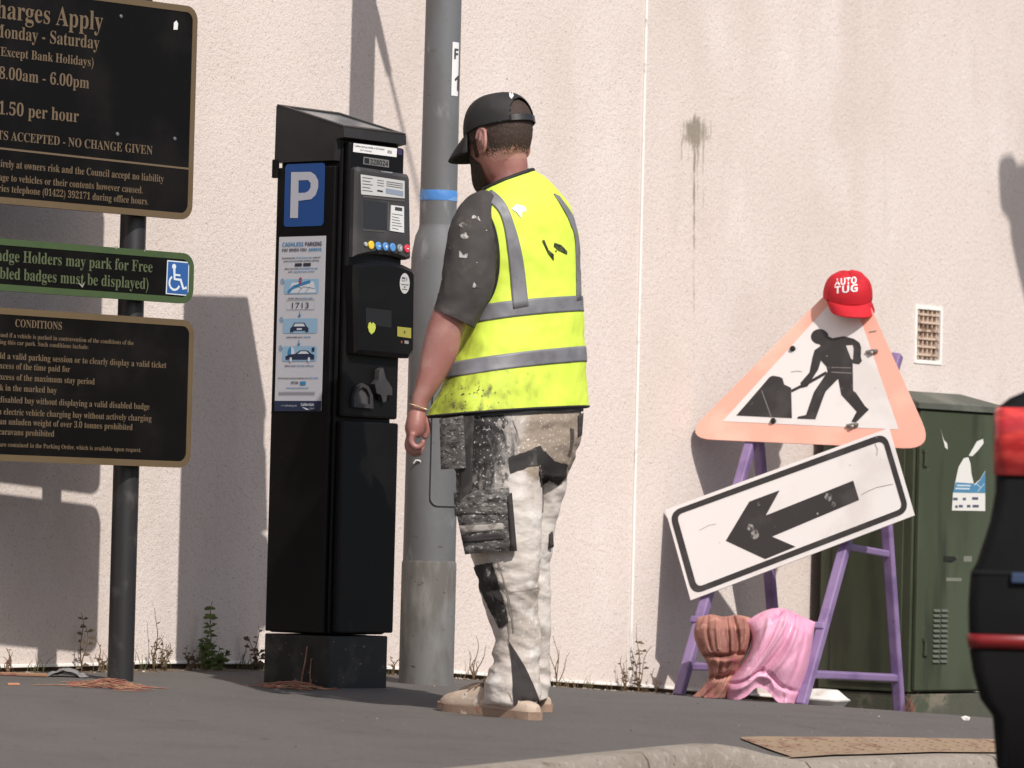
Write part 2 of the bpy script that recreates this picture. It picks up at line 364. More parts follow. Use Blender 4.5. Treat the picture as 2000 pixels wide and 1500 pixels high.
def board(tl, br, border, r=.04, bw=.02):
    (u1, v1), (_, v0) = BP.uv(*tl), BP.uv(*br); u0 = u1-1.36
    q = thing_part = MB(); q.poly(BP, rrect(u0, v0, u1, v1, r, 8), 0, th=.018); q.poly(BP, rrect(u0, v0, u1, v1, r, 8), .0006, [rrect(u0+bw, v0+bw, u1-bw, v1-bw, r*.7, 8)])
    return q, (u0, v0, u1, v1)
def mkboard(tl, br, border, lettering, lines, extra=None, bw=.02):
    (u1, v1), (_, v0) = BP.uv(*tl), BP.uv(*br); u0 = u1-1.36; r = .045
    q = MB(); q.poly(BP, rrect(u0, v0, u1, v1, r, 8), 0, th=.016); o = q.build('notice_board', boardm, sign)
    q = MB(); q.poly(BP, rrect(u0, v0, u1, v1, r, 8), .002, [rrect(u0+bw, v0+bw, u1-bw, v1-bw, r*.6, 8)], .004); q.build('border', border, o)
    if lines:
        q = MB()
        for (tx, xr, yr, xl, cap, *st) in lines:
            ur, vr = BP.uv(xr, yr); sl_ = (yr-1275)/(xr-10000); ul, _ = BP.uv(xl, yr+sl_*(xl-xr)); v2 = BP.uv(xr, yr-cap)[1]
            q.text(BP, tx, 'serif', ur, vr, ur-ul, v2-vr, .0018, 'r')
        q.build('lettering', lettering, o)
    q = MB()                                              # rails behind the board
    for vv in (v0+.06, v1-.06): q.box(BP.p((u0+u1)/2, vv, -.028), (u1-u0-.1, .024, .03), (BP.u, BP.n, BP.v))
    q.build('rail', blackm, o); return o, (u0, v0, u1, v1)
PX45 = lambda x, y0: y0
o1, bb1 = mkboard((386, 14), (372, 430), goldb, goldt, [
 ('Charges Apply', 200, 60, -34, 37), ('Monday - Saturday', 193, 96, -16, 25), ('(Except Bank Holidays)', 182, 130, -5, 17.5), ('8.00am - 6.00pm', 173, 173, -3, 23),
 ('£1.50 per hour', 153, 239, -18, 25), ('CARD PAYMENTS ACCEPTED - NO CHANGE GIVEN', 297, 302, -140, 17),
 ('Vehicles are left entirely at owners risk and the Council accept no liability', 319, 356, -122, 14), ('for loss or damage to vehicles or their contents however caused.', 278, 378, -95, 13.5), ('For enquiries telephone (01422) 392171 during office hours.', 289, 400, -62, 13.5)], None)
q = MB(); q.stroke(BP, [BP.uv(-200, 268), BP.uv(371, 330)], .006, .0016); q.build('rule_line', goldt, o1)
q = MB()
for x, y in ((236, 32), (229, 262), (341, 271)): u, v = BP.uv(x, y); q.lathe(BP.p(u, v, -.001), [(.007, 0), (.006, .004), (.003, .005)], BP.n, 10)
q.build('screw', mat('screw_steel', rgb('8b8b8e'), .35, .8), o1)
q = MB(); q.ppoly(BP, [(338, 58), (339, 44), (344, 40), (347, 46), (346, 58)], .002); q.build('paper_scrap', silver, o1)
o2, bb2 = mkboard((379, 496), (375, 594), greenb, greent, [('Blue Badge Holders may park for Free', 297, 532, -74, 22), ('(Disabled badges must be displayed)', 289, 565, -52, 22)])
bluem = flat('2c5c9c', .9, .45); sgw = flat('d5dbe2', .95, .5)
q = MB(); q.ppoly(BP, [(323, 574), (367, 578), (369, 512), (326, 508)], .0018); w_ = q.build('badge_symbol', sgw, o2)
q = MB(); q.ppoly(BP, [(325, 572), (365.5, 575.5), (367, 514), (327.5, 510.5)], .0026); q.build('badge_field', bluem, w_)
q = MB(); Z = lambda x, y: BP.uv(x/3.062, 440+y/3.062)
q.poly(BP, circ(*Z(1037, 247), .0085, .0085, 16), .0034); q.stroke(BP, [Z(1038, 262), Z(1040, 322), Z(1076, 326), Z(1092, 380), Z(1112, 372)], .009, .0034); q.stroke(BP, [Z(1040, 296), Z(1074, 300)], .006, .0036)
cc = np.array(Z(1040, 345)); q.stroke(BP, [tuple(cc+.0215*np.array([math.cos(a), math.sin(a)])) for a in np.linspace(2.1, 5.9, 16)], .007, .0032); q.build('wheelchair_mark', sgw, w_)
q = MB()
for pl_ in ([(222, 481), (226, 487), (230, 481)], [(150, 551), (160, 562), (166, 549), (160, 557)], [(280, 488), (281, 492), (283, 488)]): q.ppoly(BP, pl_, .0028)
q.build('chip_mark', mat('chipped_grey', rgb('8f8f86'), .6), o2)
o3, bb3 = mkboard((379, 626), (366, 914), goldb, goldt, [
 ('CONDITIONS', 120, 644, 29, 15), ('A penalty charge notice may be issued if a vehicle is parked in contravention of the conditions of the', 260, 674, -142, 8.5), ('regulations governing this car park. Such conditions include:', 172, 682, -80, 8.5),
 ('Failure to hold a valid parking session or to clearly display a valid ticket', 324, 719, -75, 12), ('Parking in excess of the time paid for', 136, 727, -70, 12), ('Parking in excess of the maximum stay period', 184, 751, -70, 12), ('Failure to park in the marked bay', 110, 768, -80, 12),
 ('Parking in a disabled bay without displaying a valid disabled badge', 291, 800, -76, 12), ('Parking in an electric vehicle charging bay without actively charging', 295, 823, -74, 12), ('Vehicles with an unladen weight of over 3.0 tonnes prohibited', 258, 840, -80, 12), ('Trailers and caravans prohibited', 105, 853, -76, 12),
 ('Full details of the conditions are contained in the Parking Order, which is available upon request.', 275, 883, -125, 8.5)])
mkboard((387, -125), (386, -22), goldb, goldt, [])

# ================================================ PARKING PAYMENT MACHINE
MY = math.radians(51); mu = V3(math.cos(MY), math.sin(MY), 0); mn = V3(math.sin(MY), -math.cos(MY), 0)
FPn = Plane(M_O, mu); SPn = Plane(M_O, mn)                # front face; left side face (u points to the front)
MW = FPn.uv(787, 300)[0]; MD = -SPn.uv(519, 1100)[0]
mach = thing('parking_machine', M_O, 'tall black parking payment machine with blue P sign and sloping solar top', 'parking machine')
mcap = mat('machine_cap', rgb('302e2f', .75), .5, layers=((rgb('3a3736', .75), 4, .45, .7, O3, None, .55),), bump=(.12, 250, .001), spec=.35)
mblk = mat('machine_black', rgb('161415', .55), .4, layers=((rgb('1c1a19', .6), 4, .45, .7, O3, None, .5), (rgb('3d3935', .8), 9, .66, .8, (1, 1, .3), None, .75), (rgb('57524c', .8), 140, .70, .75, O3, None, .8), (rgb('5a544c'), 60, .7, .76, O3, 'dust', .8)), bump=(.12, 250, .001), spec=.22)
mgry = mat('machine_dark_grey', rgb('3a3839', .85), .5, layers=((rgb('454142'), 6, .45, .7, O3, None, .55),), bump=(.1, 200, .001))
fv = lambda y, x=720: FPn.uv(x, y)[1]
axm = (mu, mn, V3(0, 0, 1))
def mbox(u0, u1, n0, n1, z0, z1, bev=.006): 
    return (M_O+mu*(u0+u1)/2+mn*(n0+n1)/2+V3(0, 0, (z0+z1)/2), (u1-u0, n1-n0, z1-z0), axm, bev)
zt = fv(268, 673); zb = fv(1240, 645); zd = fv(817, 660)
b = MB(); b.box(*mbox(.003, MW-.008, -MD+.001, -.003, -.06, zb-.004, .004)); b.build('plinth', mat('plinth_black', rgb('1d1b1a', .8), .55, layers=((rgb('4a4641', .8), 12, .5, .7, O3, None, .8), (rgb('8f877c'), 60, .66, .72, O3, None, .9))), mach)
b = MB(); b.box(*mbox(.022, MW, -MD, -.022, zb, zt, .008)); b.build('cabinet', mblk, mach)
b = MB(); b.box(*mbox(0, .016, -MD+.004, -.03, zb+.004, zt-.09, .004)); b.build('side_panel', mblk, mach)
b = MB(); b.box(*mbox(.028, MW+.008, -.02, .006, zb+.006, zd-.006, .006)); dr = b.build('lower_door', mblk, mach)
b = MB(); b.box(*mbox(.028, MW+.004, -.02, .004, zd+.006, zt-.012, .008)); b.build('upper_door', mblk, mach)
# sloping solar cap
b = MB(); BL = SPn.uv(539, 207); e = .012
zc1 = BL[1]; zc0 = SPn.uv(534, 318)[1]; zf1 = FPn.uv(673, 250)[1]; zf0 = FPn.uv(673, 268)[1]
q = lambda u, n, z: M_O+mu*u+mn*n+V3(0, 0, z)
prof = [(-MD-.006, zc0), (-MD-.004, zc1), (.006, zf1), (.008, zf0), (-.026, zf0-.006), (-.03, zc0)]
for u in (-.004, MW+.004): pass
L_ = [q(-.004, n, z) for n, z in prof]; R_ = [q(MW+.006, n, z) for n, z in prof]; k = len(prof)
b.add(L_+R_, [tuple(range(k)), tuple(range(2*k-1, k-1, -1))]+[(i, i+k, (i+1) % k+k, (i+1) % k) for i in range(k)])
cp = b.build('solar_cap', mcap, mach)
slope = nrm(q(0, .006, zf1)-q(0, -MD-.004, zc1)); CPn = Plane(q(-.004, -MD-.004, zc1), mu, -slope)
b = MB(); sl_len = np.linalg.norm(q(0, .006, zf1)-q(0, -MD-.004, zc1))
b.poly(CPn, rrect(0, -sl_len, MW+.01, 0, .004), .006, [rrect(.026, -sl_len+.03, MW-.016, -.028, .01)], .008); b.build('cap_rim', mcap, cp)
b = MB(); b.poly(CPn, rrect(.026, -sl_len+.03, MW-.016, -.028, .01), .0015); b.build('solar_panel', mat('solar_glass', rgb('5c6064'), .18, spec=.8, layers=((rgb('7c7f80'), 5, .4, .7, O3, None, .3),)), cp)
def fpart(name, m, px, off, th=0, par=None, pl=FPn): 
    b = MB(); b.ppoly(pl, px, off, th); return b.build(name, m, par or mach)
def quadr(px, r=.004): return px
# fascia (recessed window frames), middle housing, lower recess
def housing(name, pts, off, m, bev=.010, par=None):
    uvp = [FPn.uv(*p) for p in pts]; c = np.mean(uvp, axis=0); n = len(uvp); b = MB()
    ins = [tuple(c+(np.array(p)-c)*(1-bev/np.linalg.norm(np.array(p)-c)*1.3)) for p in uvp]
    b.poly(FPn, ins, off); b.add([FPn.p(*p, off) for p in ins]+[FPn.p(*p, off-bev) for p in uvp], [(i, i+n, (i+1) % n+n, (i+1) % n) for i in range(n)])
    b.add([FPn.p(*p, off-bev) for p in uvp]+[FPn.p(*p, 0) for p in uvp], [(i, i+n, (i+1) % n+n, (i+1) % n) for i in range(n)])
    return b.build(name, m, par or mach)
hs = housing('fascia', [(679, 502), (683, 330), (689, 326), (735, 333), (785, 341), (788, 345), (791, 505), (782, 508), (765, 502), (745, 498), (725, 496), (700, 498)], .030, mgry)
b = MB(); b.ppoly(FPn, [(690, 341), (776, 354), (776, 388), (691, 380)], .0312); ip = b.build('info_panel', flat('c9c8c6', .9, .4), hs)
b = MB(); gy = flat('6a6a6c', .9)
for k in range(5): b.stroke(FPn, [FPn.uv(693, 347+6.2*k), FPn.uv(713-(k % 2)*4, 349.5+6.2*k)], .0022, .0322)
for k in range(3): b.stroke(FPn, [FPn.uv(722, 352+5*k), FPn.uv(735, 354+5*k)], .0018, .0322)
for k in range(3): b.stroke(FPn, [FPn.uv(740, 355+4*k), FPn.uv(772, 360+4*k)], .0022, .0322)
b.build('print_lines', gy, ip)
b = MB(); b.ppoly(FPn, [(739, 368), (773, 374), (773, 384), (739, 378)], .0320); b.build('tariff_table', flat('8d97a8', .9), ip)
b = MB(); b.ppoly(FPn, [(722, 371), (733, 373), (733, 376), (722, 374)], .0324); b.build('card_mark', flat('2a2a2e'), ip)
b = MB(); b.text(FPn, 'FLOWBIRD', 'bold', *FPn.uv(731, 336.5), FPn.uv(752, 340)[0]-FPn.uv(731, 337)[0], .0035, .0314); b.build('maker_lettering', flat('b9b9bb'), hs)
def recess(pts, name, m):
    uvp = [FPn.uv(*p) for p in pts]; b = MB(); b.poly(FPn, uvp, .0308); o = b.build(name, m, hs); return o
recess([(696, 390), (741, 397), (741, 450), (697, 446)], 'display_window', mat('display_dark', rgb('25242c'), .12, spec=.6))
b = MB(); b.stroke(FPn, [FPn.uv(694, 449), FPn.uv(737, 453)], .004, .0318); b.stroke(FPn, [FPn.uv(776, 393), FPn.uv(694, 384)], .006, .0318); b.stroke(FPn, [FPn.uv(744, 396), FPn.uv(743, 450)], .007, .0316); b.build('window_lip', mat('lip_grey', rgb('55504f'), .5), hs)
b = MB(); b.ppoly(FPn, [(747, 451), (774, 455), (774, 404), (749, 401)], .0330, .003); tk = b.build('instruction_card', flat('dcdbd9', .92, .45), hs)
b = MB(); b.poly(FPn, [FPn.uv(*p) for p in ((756, 404.5), (770, 406.5), (770, 413), (756, 411))], .0338)
for k in range(6): b.stroke(FPn, [FPn.uv(750, 418+5.5*k), FPn.uv(771-(k*7 % 9), 421+5.5*k)], .0016, .0338)
b.build('print_lines', flat('3c3c40'), tk)
for x, y, c, rr, mk in ((699.5, 477.5, 'b8b8ba', .55, None), (710, 479, 'f6cf3b', 1, None), (724, 481, '5b98d8', 1, '-'), (738, 482, '5b98d8', 1, '+'), (752, 483.5, '5b98d8', 1, None), (766, 485, '8b9196', .95, '<'), (780, 486, 'e0404f', 1, '-')):
    u, v = FPn.uv(x, y); b = MB(); b.lathe(FPn.p(u, v, .029), [(.0135*rr, 0), (.0135*rr, .005), (.011*rr, .0065)], mn, 20); o = b.build('button', flat(c, .9, .4), hs)
    if mk:
        b = MB(); w = .005
        if mk == '<': b.stroke(FPn, [(u+w, v+w), (u-w, v), (u+w, v-w)], .003, .0366)
        else: b.stroke(FPn, [(u-w, v), (u+w, v)], .003, .0366)
        if mk == '+': b.stroke(FPn, [(u, v-w), (u, v+w)], .003, .0368)
        b.build('button_mark', flat('e8ecf2'), o)
mh = housing('coin_housing', [(676, 690), (673, 560), (674, 518), (695, 513), (725, 510), (750, 512), (772, 518), (790, 527), (793, 534), (790, 690), (782, 700), (760, 699), (700, 693)], .044, mblk, .012)
b = MB(); b.ppoly(FPn, [(694, 601), (744, 607), (744, 640), (694, 634)], .0446); b.build('slot_plate', mat('slot_dark', rgb('191718'), .5), mh)
b = MB(); b.poly(FPn, circ(*FPn.uv(769.5, 554), .0245, .033, 36), .0455); st = b.build('contactless_sticker', flat('c4c2c0', .9, .5), mh)
b = MB(); u, v = FPn.uv(769.5, 554); b.text(FPn, 'CONTACTLESS', 'bold', u, v-.006, .036, .0042, .0462, 'c'); b.text(FPn, 'NOW', 'bold', u, v-.0135, .011, .0042, .0462, 'c'); b.text(FPn, 'AVAILABLE', 'bold', u, v-.021, .026, .0042, .0462, 'c')
b.stroke(FPn, [(u-.014, v+.019), (u, v+.019), (u, v+.008), (u-.014, v+.008)], .0022, .0462, True); b.stroke(FPn, [(u-.014, v+.016), (u, v+.016)], .003, .0465)
for rr in (.004, .0075): b.stroke(FPn, [(u+.003+rr*math.cos(a), v+.0135+1.1*rr*math.sin(a)) for a in np.linspace(-.9, .9, 6)], .0016, .0462)
b.build('sticker_print', flat('4b4b4d'), st)
b = MB(); Zq = lambda x, y: FPn.uv(520+x*.26, 440+y*.26)
b.poly(FPn, [Zq(690, 735), Zq(702, 728), Zq(712, 745), Zq(722, 730), Zq(738, 745), Zq(742, 770), Zq(732, 800), Zq(710, 820), Zq(692, 800), Zq(684, 768)], .0456, th=.003); b.build('coin_slot', flat('c9d257', .85, .5), mh)
b = MB(); b.ppoly(FPn, [(755, 657), (782, 661), (782, 641), (755, 638)], .0456); sg = b.build('card_sticker', flat('a39c44', .9, .5), mh)
b = MB(); b.poly(FPn, circ(*FPn.uv(769, 649), .005, .005, 12), .0462); b.build('card_symbol', flat('5d5a30'), sg)
b = MB(); b.ppoly(FPn, [(769, 671), (777, 672), (777, 666), (769, 665)], .0456); b.build('lock_label', flat('8b8684'), mh)
b = MB(); b.ppoly(FPn, [(762, 670), (765, 670.5), (765, 666), (762, 665.5)], .0456); b.build('indicator_lamp', flat('8a4a3a'), mh)
# coin return bowl and turning handle
b = MB(); uvp = [FPn.uv(*p) for p in ((684, 795), (684, 775), (690, 758), (701, 748), (713, 755), (721, 772), (722, 798))]; c_ = np.mean(uvp, 0)
inn = [tuple(c_+(np.array(p)-c_)*.68) for p in uvp]; b.poly(FPn, uvp, .016, [inn], .014); b.build('coin_return', mgry, mach); b = MB(); b.poly(FPn, inn, .006); b.build('return_flap', mat('flap_dark', rgb('4a4848'), .5), mach)
b = MB(); b.ppoly(FPn, [(726, 768), (722, 750), (729, 742), (731, 722), (738, 718), (744, 740), (750, 748), (756, 758), (756, 772), (746, 771), (744, 784), (738, 786), (734, 771)], .022, .02); b.build('turn_handle', mgry, mach)
# labels above the fascia
b = MB(); b.ppoly(FPn, [(687, 296.5), (772, 307), (773, 290), (688, 279.5)], .0055); st = b.build('notice_sticker', flat('e6e3e2', .95, .5), mach)
b = MB(); b.text(FPn, 'Cashless parking available at this location', 'sans', *FPn.uv(690, 286.5), FPn.uv(748, 292)[0]-FPn.uv(690, 286)[0], .007, .0062); b.text(FPn, 'Use 1713 or scan the app', 'sans', *FPn.uv(701, 294.5), .055, .006, .0062); b.text(FPn, 'APCOA', 'bold', *FPn.uv(754, 299.5), .021, .010, .0062); b.build('sticker_print', flat('46464c'), st)
b = MB(); b.ppoly(FPn, [(774.5, 302), (783, 303), (783, 292), (774.5, 291)], .0055); b.build('purple_logo_patch', flat('3c3158', .9), mach)
b = MB(); b.ppoly(FPn, [(707, 320.5), (757, 327.5), (757, 313), (708, 306)], .0058, .003); st = b.build('number_plate', flat('7d7b79', .85, .5), mach)
b = MB(); b.text(FPn, '328024', 'bold', *FPn.uv(720, 320.5), FPn.uv(755, 322)[0]-FPn.uv(720, 321)[0], .0165, .0066); b.ppoly(FPn, [(709, 319), (718.5, 320.2), (718.5, 309.5), (709, 308)], .0064); b.build('plate_digits', flat('1e1c1c'), st)
# left side: P sign and information sticker
b = MB(); (pu0, pv1), (pu1, _), (_, pv0) = SPn.uv(558, 321), SPn.uv(635, 320), SPn.uv(596, 442)
OFS = .0045+.0
def sbox(off=0): return off
SPo = .0015
b = MB(); b.poly(SPn, rrect(pu0, pv0, pu1, pv1, .012), SPo, th=.0012); st = b.build('parking_sign_sticker', flat('24549a', .8, .45), mach)
b = MB(); Zp = lambda x, y: SPn.uv(520+x*.22, 190+y*.22)
outer = [Zp(*p) for p in ((226, 665), (400, 662), (440, 690), (466, 740), (466, 800), (445, 865), (405, 905), (290, 920), (286, 1072), (216, 1072))]; inner = [Zp(*p) for p in ((292, 738), (375, 735), (398, 760), (398, 800), (380, 832), (350, 848), (290, 850))]
b.poly(SPn, outer, SPo+.001, [inner]); b.build('letter_mark', flat('c3c2cb', .95, .5), st)
(qu0, qv1), (qu1, _), (_, qv0) = SPn.uv(546, 463), SPn.uv(637, 462), SPn.uv(585, 803)
b = MB(); b.poly(SPn, rrect(qu0, qv0, qu1, qv1, .002), SPo, th=.0012); st = b.build('cashless_sticker', flat('cfcdd2', .98, .5), mach)
dk = flat('33343e'); lb = flat('3f8cc0', .9); lt = flat('9dbfd8', .95); nv = flat('2b3450', .9)
cx = (qu0+qu1)/2; ww = qu1-qu0
B1, B2, B3, B4, B5 = MB(), MB(), MB(), MB(), MB()
yv = lambda y: SPn.uv(590, y)[1]; so_ = SPo+.0012
def tl(bd, t, y, x0, x1, cap, st_='bold'): bd.text(SPn, t, st_, cx+ww*x0, yv(y), ww*(x1-x0), cap, so_)
tl(B2, 'CASHLESS', 481, -.42, .03, .0135); tl(B1, 'PARKING', 481, .07, .42, .0135); tl(B1, 'PAY WHEN YOU', 491, -.42, .1, .0105); tl(B2, 'ARRIVE', 491, .14, .42, .0105)
tl(B1, 'Download the', 505, -.42, -.14, .0052); tl(B2, 'APCOA Connect App', 505, -.12, .22, .0052); tl(B1, 'today for', 505, .24, .41, .0052); tl(B1, 'quick and convenient cashless parking', 511, -.38, .37, .0052)
for x0, x1 in ((-.14, .01), (.04, .2)): B1.poly(SPn, rrect(cx+ww*x0, yv(520), cx+ww*x1, yv(514), .002), so_)
tl(B1, 'When you have', 526, -.36, -.06, .0052); tl(B2, 'downloaded the app', 526, -.04, .35, .0052); tl(B1, 'and', 532, -.28, -.2, .0052); tl(B2, 'registered your vehicle', 532, -.17, .28, .0052)
for yy, y2 in ((545, 574), (622, 651), (676, 706)): B3.poly(SPn, rrect(cx-.36*ww, yv(y2), cx+.38*ww, yv(yy), .008), SPo+.0008)
for n_, yy in (('1', 549), ('2', 624), ('3', 680)): B2.stroke(SPn, [(cx-.40*ww+.0062*math.cos(a), yv(yy)+.0085*math.sin(a)) for a in np.linspace(0, 6.283, 14, False)], .002, so_, True); B2.text(SPn, n_, 'bold', cx-.40*ww, yv(yy)-.004, None, .008, so_, 'c')
tl(B1, 'Enter the', 584, -.26, -.04, .0052); tl(B2, 'location code', 584, -.02, .26, .0052); tl(B1, 'Select/add your', 660, -.28, .06, .0052); tl(B2, 'vehicle', 660, .08, .24, .0052); tl(B1, 'Select your', 716, -.30, -.06, .0052); tl(B2, 'duration', 716, -.04, .14, .0052); tl(B1, 'and', 716, .16, .23, .0052); tl(B2, 'pay', 716, .25, .32, .0052)
B1.stroke(SPn, [(cx-.3*ww, yv(605)), (cx+.3*ww, yv(605)), (cx+.3*ww, yv(586)), (cx-.3*ww, yv(586))], .0012, so_, True); B1.text(SPn, '1713', 'sans', cx, yv(602), .36*ww, .0185, so_, 'c'); 
for yy in (608, 664): B2.stroke(SPn, [(cx-.01*ww, yv(yy)), (cx-.01*ww, yv(yy+11))], .0022, so_); B2.poly(SPn, [(cx-.05*ww, yv(yy+7)), (cx-.01*ww, yv(yy+12)), (cx+.03*ww, yv(yy+7))], so_+.0003)
# map drawing
B4.poly(SPn, [(cx-.27*ww, yv(572)), (cx+.33*ww, yv(572)), (cx+.27*ww, yv(550)), (cx-.2*ww, yv(552))], so_)
B2.stroke(SPn, [(cx-.27*ww, yv(571)), (cx-.18*ww, yv(562)), (cx-.02*ww, yv(556)), (cx+.2*ww, yv(550))], .010, so_+.0004)
for a_, b_ in (((-.05, 572), (.05, 560)), ((.05, 560), (.3, 564)), ((.1, 572), (.2, 560)), ((-.15, 557), (.02, 563))): B1.stroke(SPn, [(cx+ww*a_[0], yv(a_[1])), (cx+ww*b_[0], yv(b_[1]))], .0012, so_+.0006)
pin = MB(); pin.poly(SPn, circ(cx-.01*ww, yv(547), .0065, .009, 16), so_+.001, [circ(cx-.01*ww, yv(547), .003, .004, 10)]); pin.poly(SPn, [(cx-.03*ww, yv(551)), (cx-.01*ww, yv(557)), (cx+.01*ww, yv(551))], so_+.0013); pin.build('map_pin', flat('c2343c', .9), st)
# front-view car, side-view car
def carp(bd, pts, yc): bd.poly(SPn, [(cx+ww*x, yv(yc)-y*.001) for x, y in pts], so_+.0006)
carp(B5, [(-.2, 14), (-.2, 2), (-.16, -4), (-.12, -16), (.1, -16), (.15, -4), (.19, 2), (.19, 14), (.13, 14), (.12, 9), (-.13, 9), (-.14, 14)], 640)
B4.poly(SPn, [(cx+ww*x, yv(640)-y*.001) for x, y in ((-.13, -4), (-.1, -13), (.08, -13), (.12, -4))], so_+.0009); B4.poly(SPn, [(cx+ww*x, yv(640)-y*.001) for x, y in ((-.06, 7), (-.06, 2), (.05, 2), (.05, 7))], so_+.0009)
carp(B5, [(-.28, 10), (-.29, 0), (-.2, -6), (-.08, -8), (.02, -19), (.18, -19), (.27, -8), (.33, -4), (.33, 10)], 696)
B4.poly(SPn, [(cx+ww*x, yv(696)-y*.001) for x, y in ((-.03, -8), (.04, -16), (.16, -16), (.22, -8))], so_+.0009)
for x in (-.17, .22): B4.poly(SPn, circ(cx+ww*x, yv(696)-.010, .0055, .0075, 14), so_+.0012)
B2.poly(SPn, [(cx-.17*ww, yv(690))]+[(cx-.17*ww+.015*math.cos(a), yv(690)+.021*math.sin(a)) for a in np.linspace(1.57, 4.9, 12)], so_+.0003); B4.poly(SPn, [(cx-.17*ww, yv(690))]+[(cx-.17*ww+.015*math.cos(a), yv(690)+.021*math.sin(a)) for a in np.linspace(-1.3, 1.57, 12)], so_+.0003)
B5.poly(SPn, rrect(cx+.27*ww, yv(687), cx+.33*ww, yv(679), .001), so_+.0004)
tl(B1, 'Alternatively to pay by telephone call', 740, -.44, .2, .0048); tl(B2, '0330 123 456', 740, .22, .42, .0048); tl(B1, 'APCOA', 750, -.16, .0, .0085); B2.poly(SPn, rrect(cx+.04*ww, yv(752), cx+.16*ww, yv(745), .001), so_); tl(B2, 'www.apcoaconnect.com', 759, -.26, .22, .0046)
for k in range(3): B1.stroke(SPn, [(cx-.42*ww, yv(766+2.6*k)), (cx+.36*ww, yv(766+2.6*k))], .0013, so_)
B5.poly(SPn, [(qu0, qv0), (qu1, qv0), (qu1, yv(783)), (qu0, yv(783))], so_)
tl(B4, 'www.calderdale.gov.uk', 794, -.36, -.02, .0058); B4.text(SPn, 'Calderdale', 'bold', cx+.07*ww, yv(793), .28*ww, .0095, so_+.0006); B4.text(SPn, 'Council', 'sans', cx+.26*ww, yv(799), .1*ww, .006, so_+.0006)
B4.poly(SPn, [(cx+.09*ww, yv(795)), (cx+.17*ww, yv(796.5)), (cx+.26*ww, yv(800)), (cx+.19*ww, yv(800.5))], so_+.0006)
B1.build('dark_print', dk, st); B2.build('blue_print', lb, st); B3.build('picture_panel', lt, st); B5.build('navy_print', nv, st); B4.build('white_print', flat('dfe2e8', .95), st)
b = MB(); b.box(*mbox(-.010, .004, -MD-.012, -MD+.01, zc0-.05, zc0+.01, .003)); b.build('hinge_block', mblk, mach)

# ================================================ LAMP POST
lamp = thing('lamp_post', LAMP, 'galvanised grey steel lamp post with blue tape band and swollen base', 'lamp post')
galv = mat('galvanised_steel', rgb('7d7d7e', .66), .55, .1, layers=((rgb('6d6e70'), 7, .42, .62, (1, 1, .5), None, .65), (rgb('98999b', .8), 16, .58, .76, (1, 1, .4), None, .45), (rgb('bfc2c3', .9), 26, .70, .76, O3, None, .6), (rgb('5a544e'), 18, .66, .74, (1, 1, 2.5), None, .8)), bump=(.15, 60, .003))
galvd = mat('galvanised_worn', rgb('7c7a78', .8), .65, .1, layers=((rgb('605c57'), 9, .45, .62, (1, 1, .35), None, .75), (rgb('8b8884', .85), 14, .52, .78, (1, 1, .3), None, .6), (rgb('453d34'), 26, .66, .72, (1, 1, 3), None, .9)), bump=(.2, 70, .003))
pxm = 15.51/FP; lz = lambda y: at(865-(y)*.0255, y, 15.51)[2]-LAMP[2]
r0 = 53*pxm; r1 = 50.5*pxm; rs = 36.5*pxm
b = MB(); b.lathe(LAMP-V3(0, 0, .1), [(r0*1.01, 0), (r0*1.01, lz(1100)+.1), (r0*.985, lz(1097)+.1), (r0*.975, lz(1095)+.1)], n=56); b.build('base_sleeve', galvd, lamp, smooth=True, auto=True)
b = MB(); b.lathe(LAMP, [(r0*.97, lz(1098)), (r1, lz(505)), (r1*.97, lz(492)), (rs*1.2, lz(462)), (rs*1.03, lz(448)), (rs, lz(440))], n=56); b.build('base_section', galv, lamp, smooth=True, auto=True)
b = MB(); b.lathe(LAMP, [(rs, lz(445)), (rs*.96, lz(0)), (rs*.75, 6.0)], n=48); b.build('shaft', galv, lamp, smooth=True)
b = MB(); b.lathe(LAMP, [(rs*1.008, lz(393)), (rs*1.016, lz(391)), (rs*1.016, lz(375)), (rs*1.008, lz(373))], n=48, cap=False); b.build('tape_band', mat('blue_tape', rgb('5590d6', .85), .5, layers=((rgb('7fb0e6', .9), 14, .5, .7, (1, 1, 3), None, None),), bump=(.6, 40, .004)), lamp, smooth=True)
def onpost(px, py, rad): 
    v = at(px, py, 15.51); dx = v[0]-LAMP[0]; dx = max(-rad*.985, min(rad*.985, dx)); return math.asin(dx/rad), v[2]
def curved(pts_ang, rad, z0, z1, rr, name, m, th, n=14, par=None):
    a0, a1 = pts_ang; b = MB(); G = []
    for z in sorted(set(list(np.linspace(z0, z1, 16))+[z0+rr*(1-math.cos(a)) for a in np.linspace(0, 1.57, 9)]+[z1-rr*(1-math.cos(a)) for a in np.linspace(0, 1.57, 9)])):
        cut = 0
        for zz in (z0, z1):
            d = abs(z-zz)
            if d < rr: cut = max(cut, rr-math.sqrt(max(0, rr*rr-(rr-d)**2)))
        G.append([LAMP*V3(1, 1, 0)+V3((rad+th)*math.sin(a), -(rad+th)*math.cos(a), z) for a in np.linspace(a0+cut/rad, a1-cut/rad, n)])
    b.grid(G); return b.build(name, m, par or lamp, smooth=True)
aL, zB = onpost(839, 990, r1); _, zT = onpost(845, 700, r1)
rdoor = r0*.985
curved((aL, aL+2.0), rdoor, zB, zT, .03, 'access_door_gap', mat('gap_dark', rgb('2c2a29'), .8), .0008)
curved((aL+.04, aL+1.96), rdoor, zB+.0035, zT-.0035, .028, 'access_door', galv, .0026)
a0, z1_ = onpost(884, 85, rs); a1, z0_ = onpost(901, 190, rs)
stk = curved((math.radians(33), math.radians(62)), rs*.985, z0_, z1_, .001, 'number_sticker', flat('e9e7e5', .95, .5), .0012)
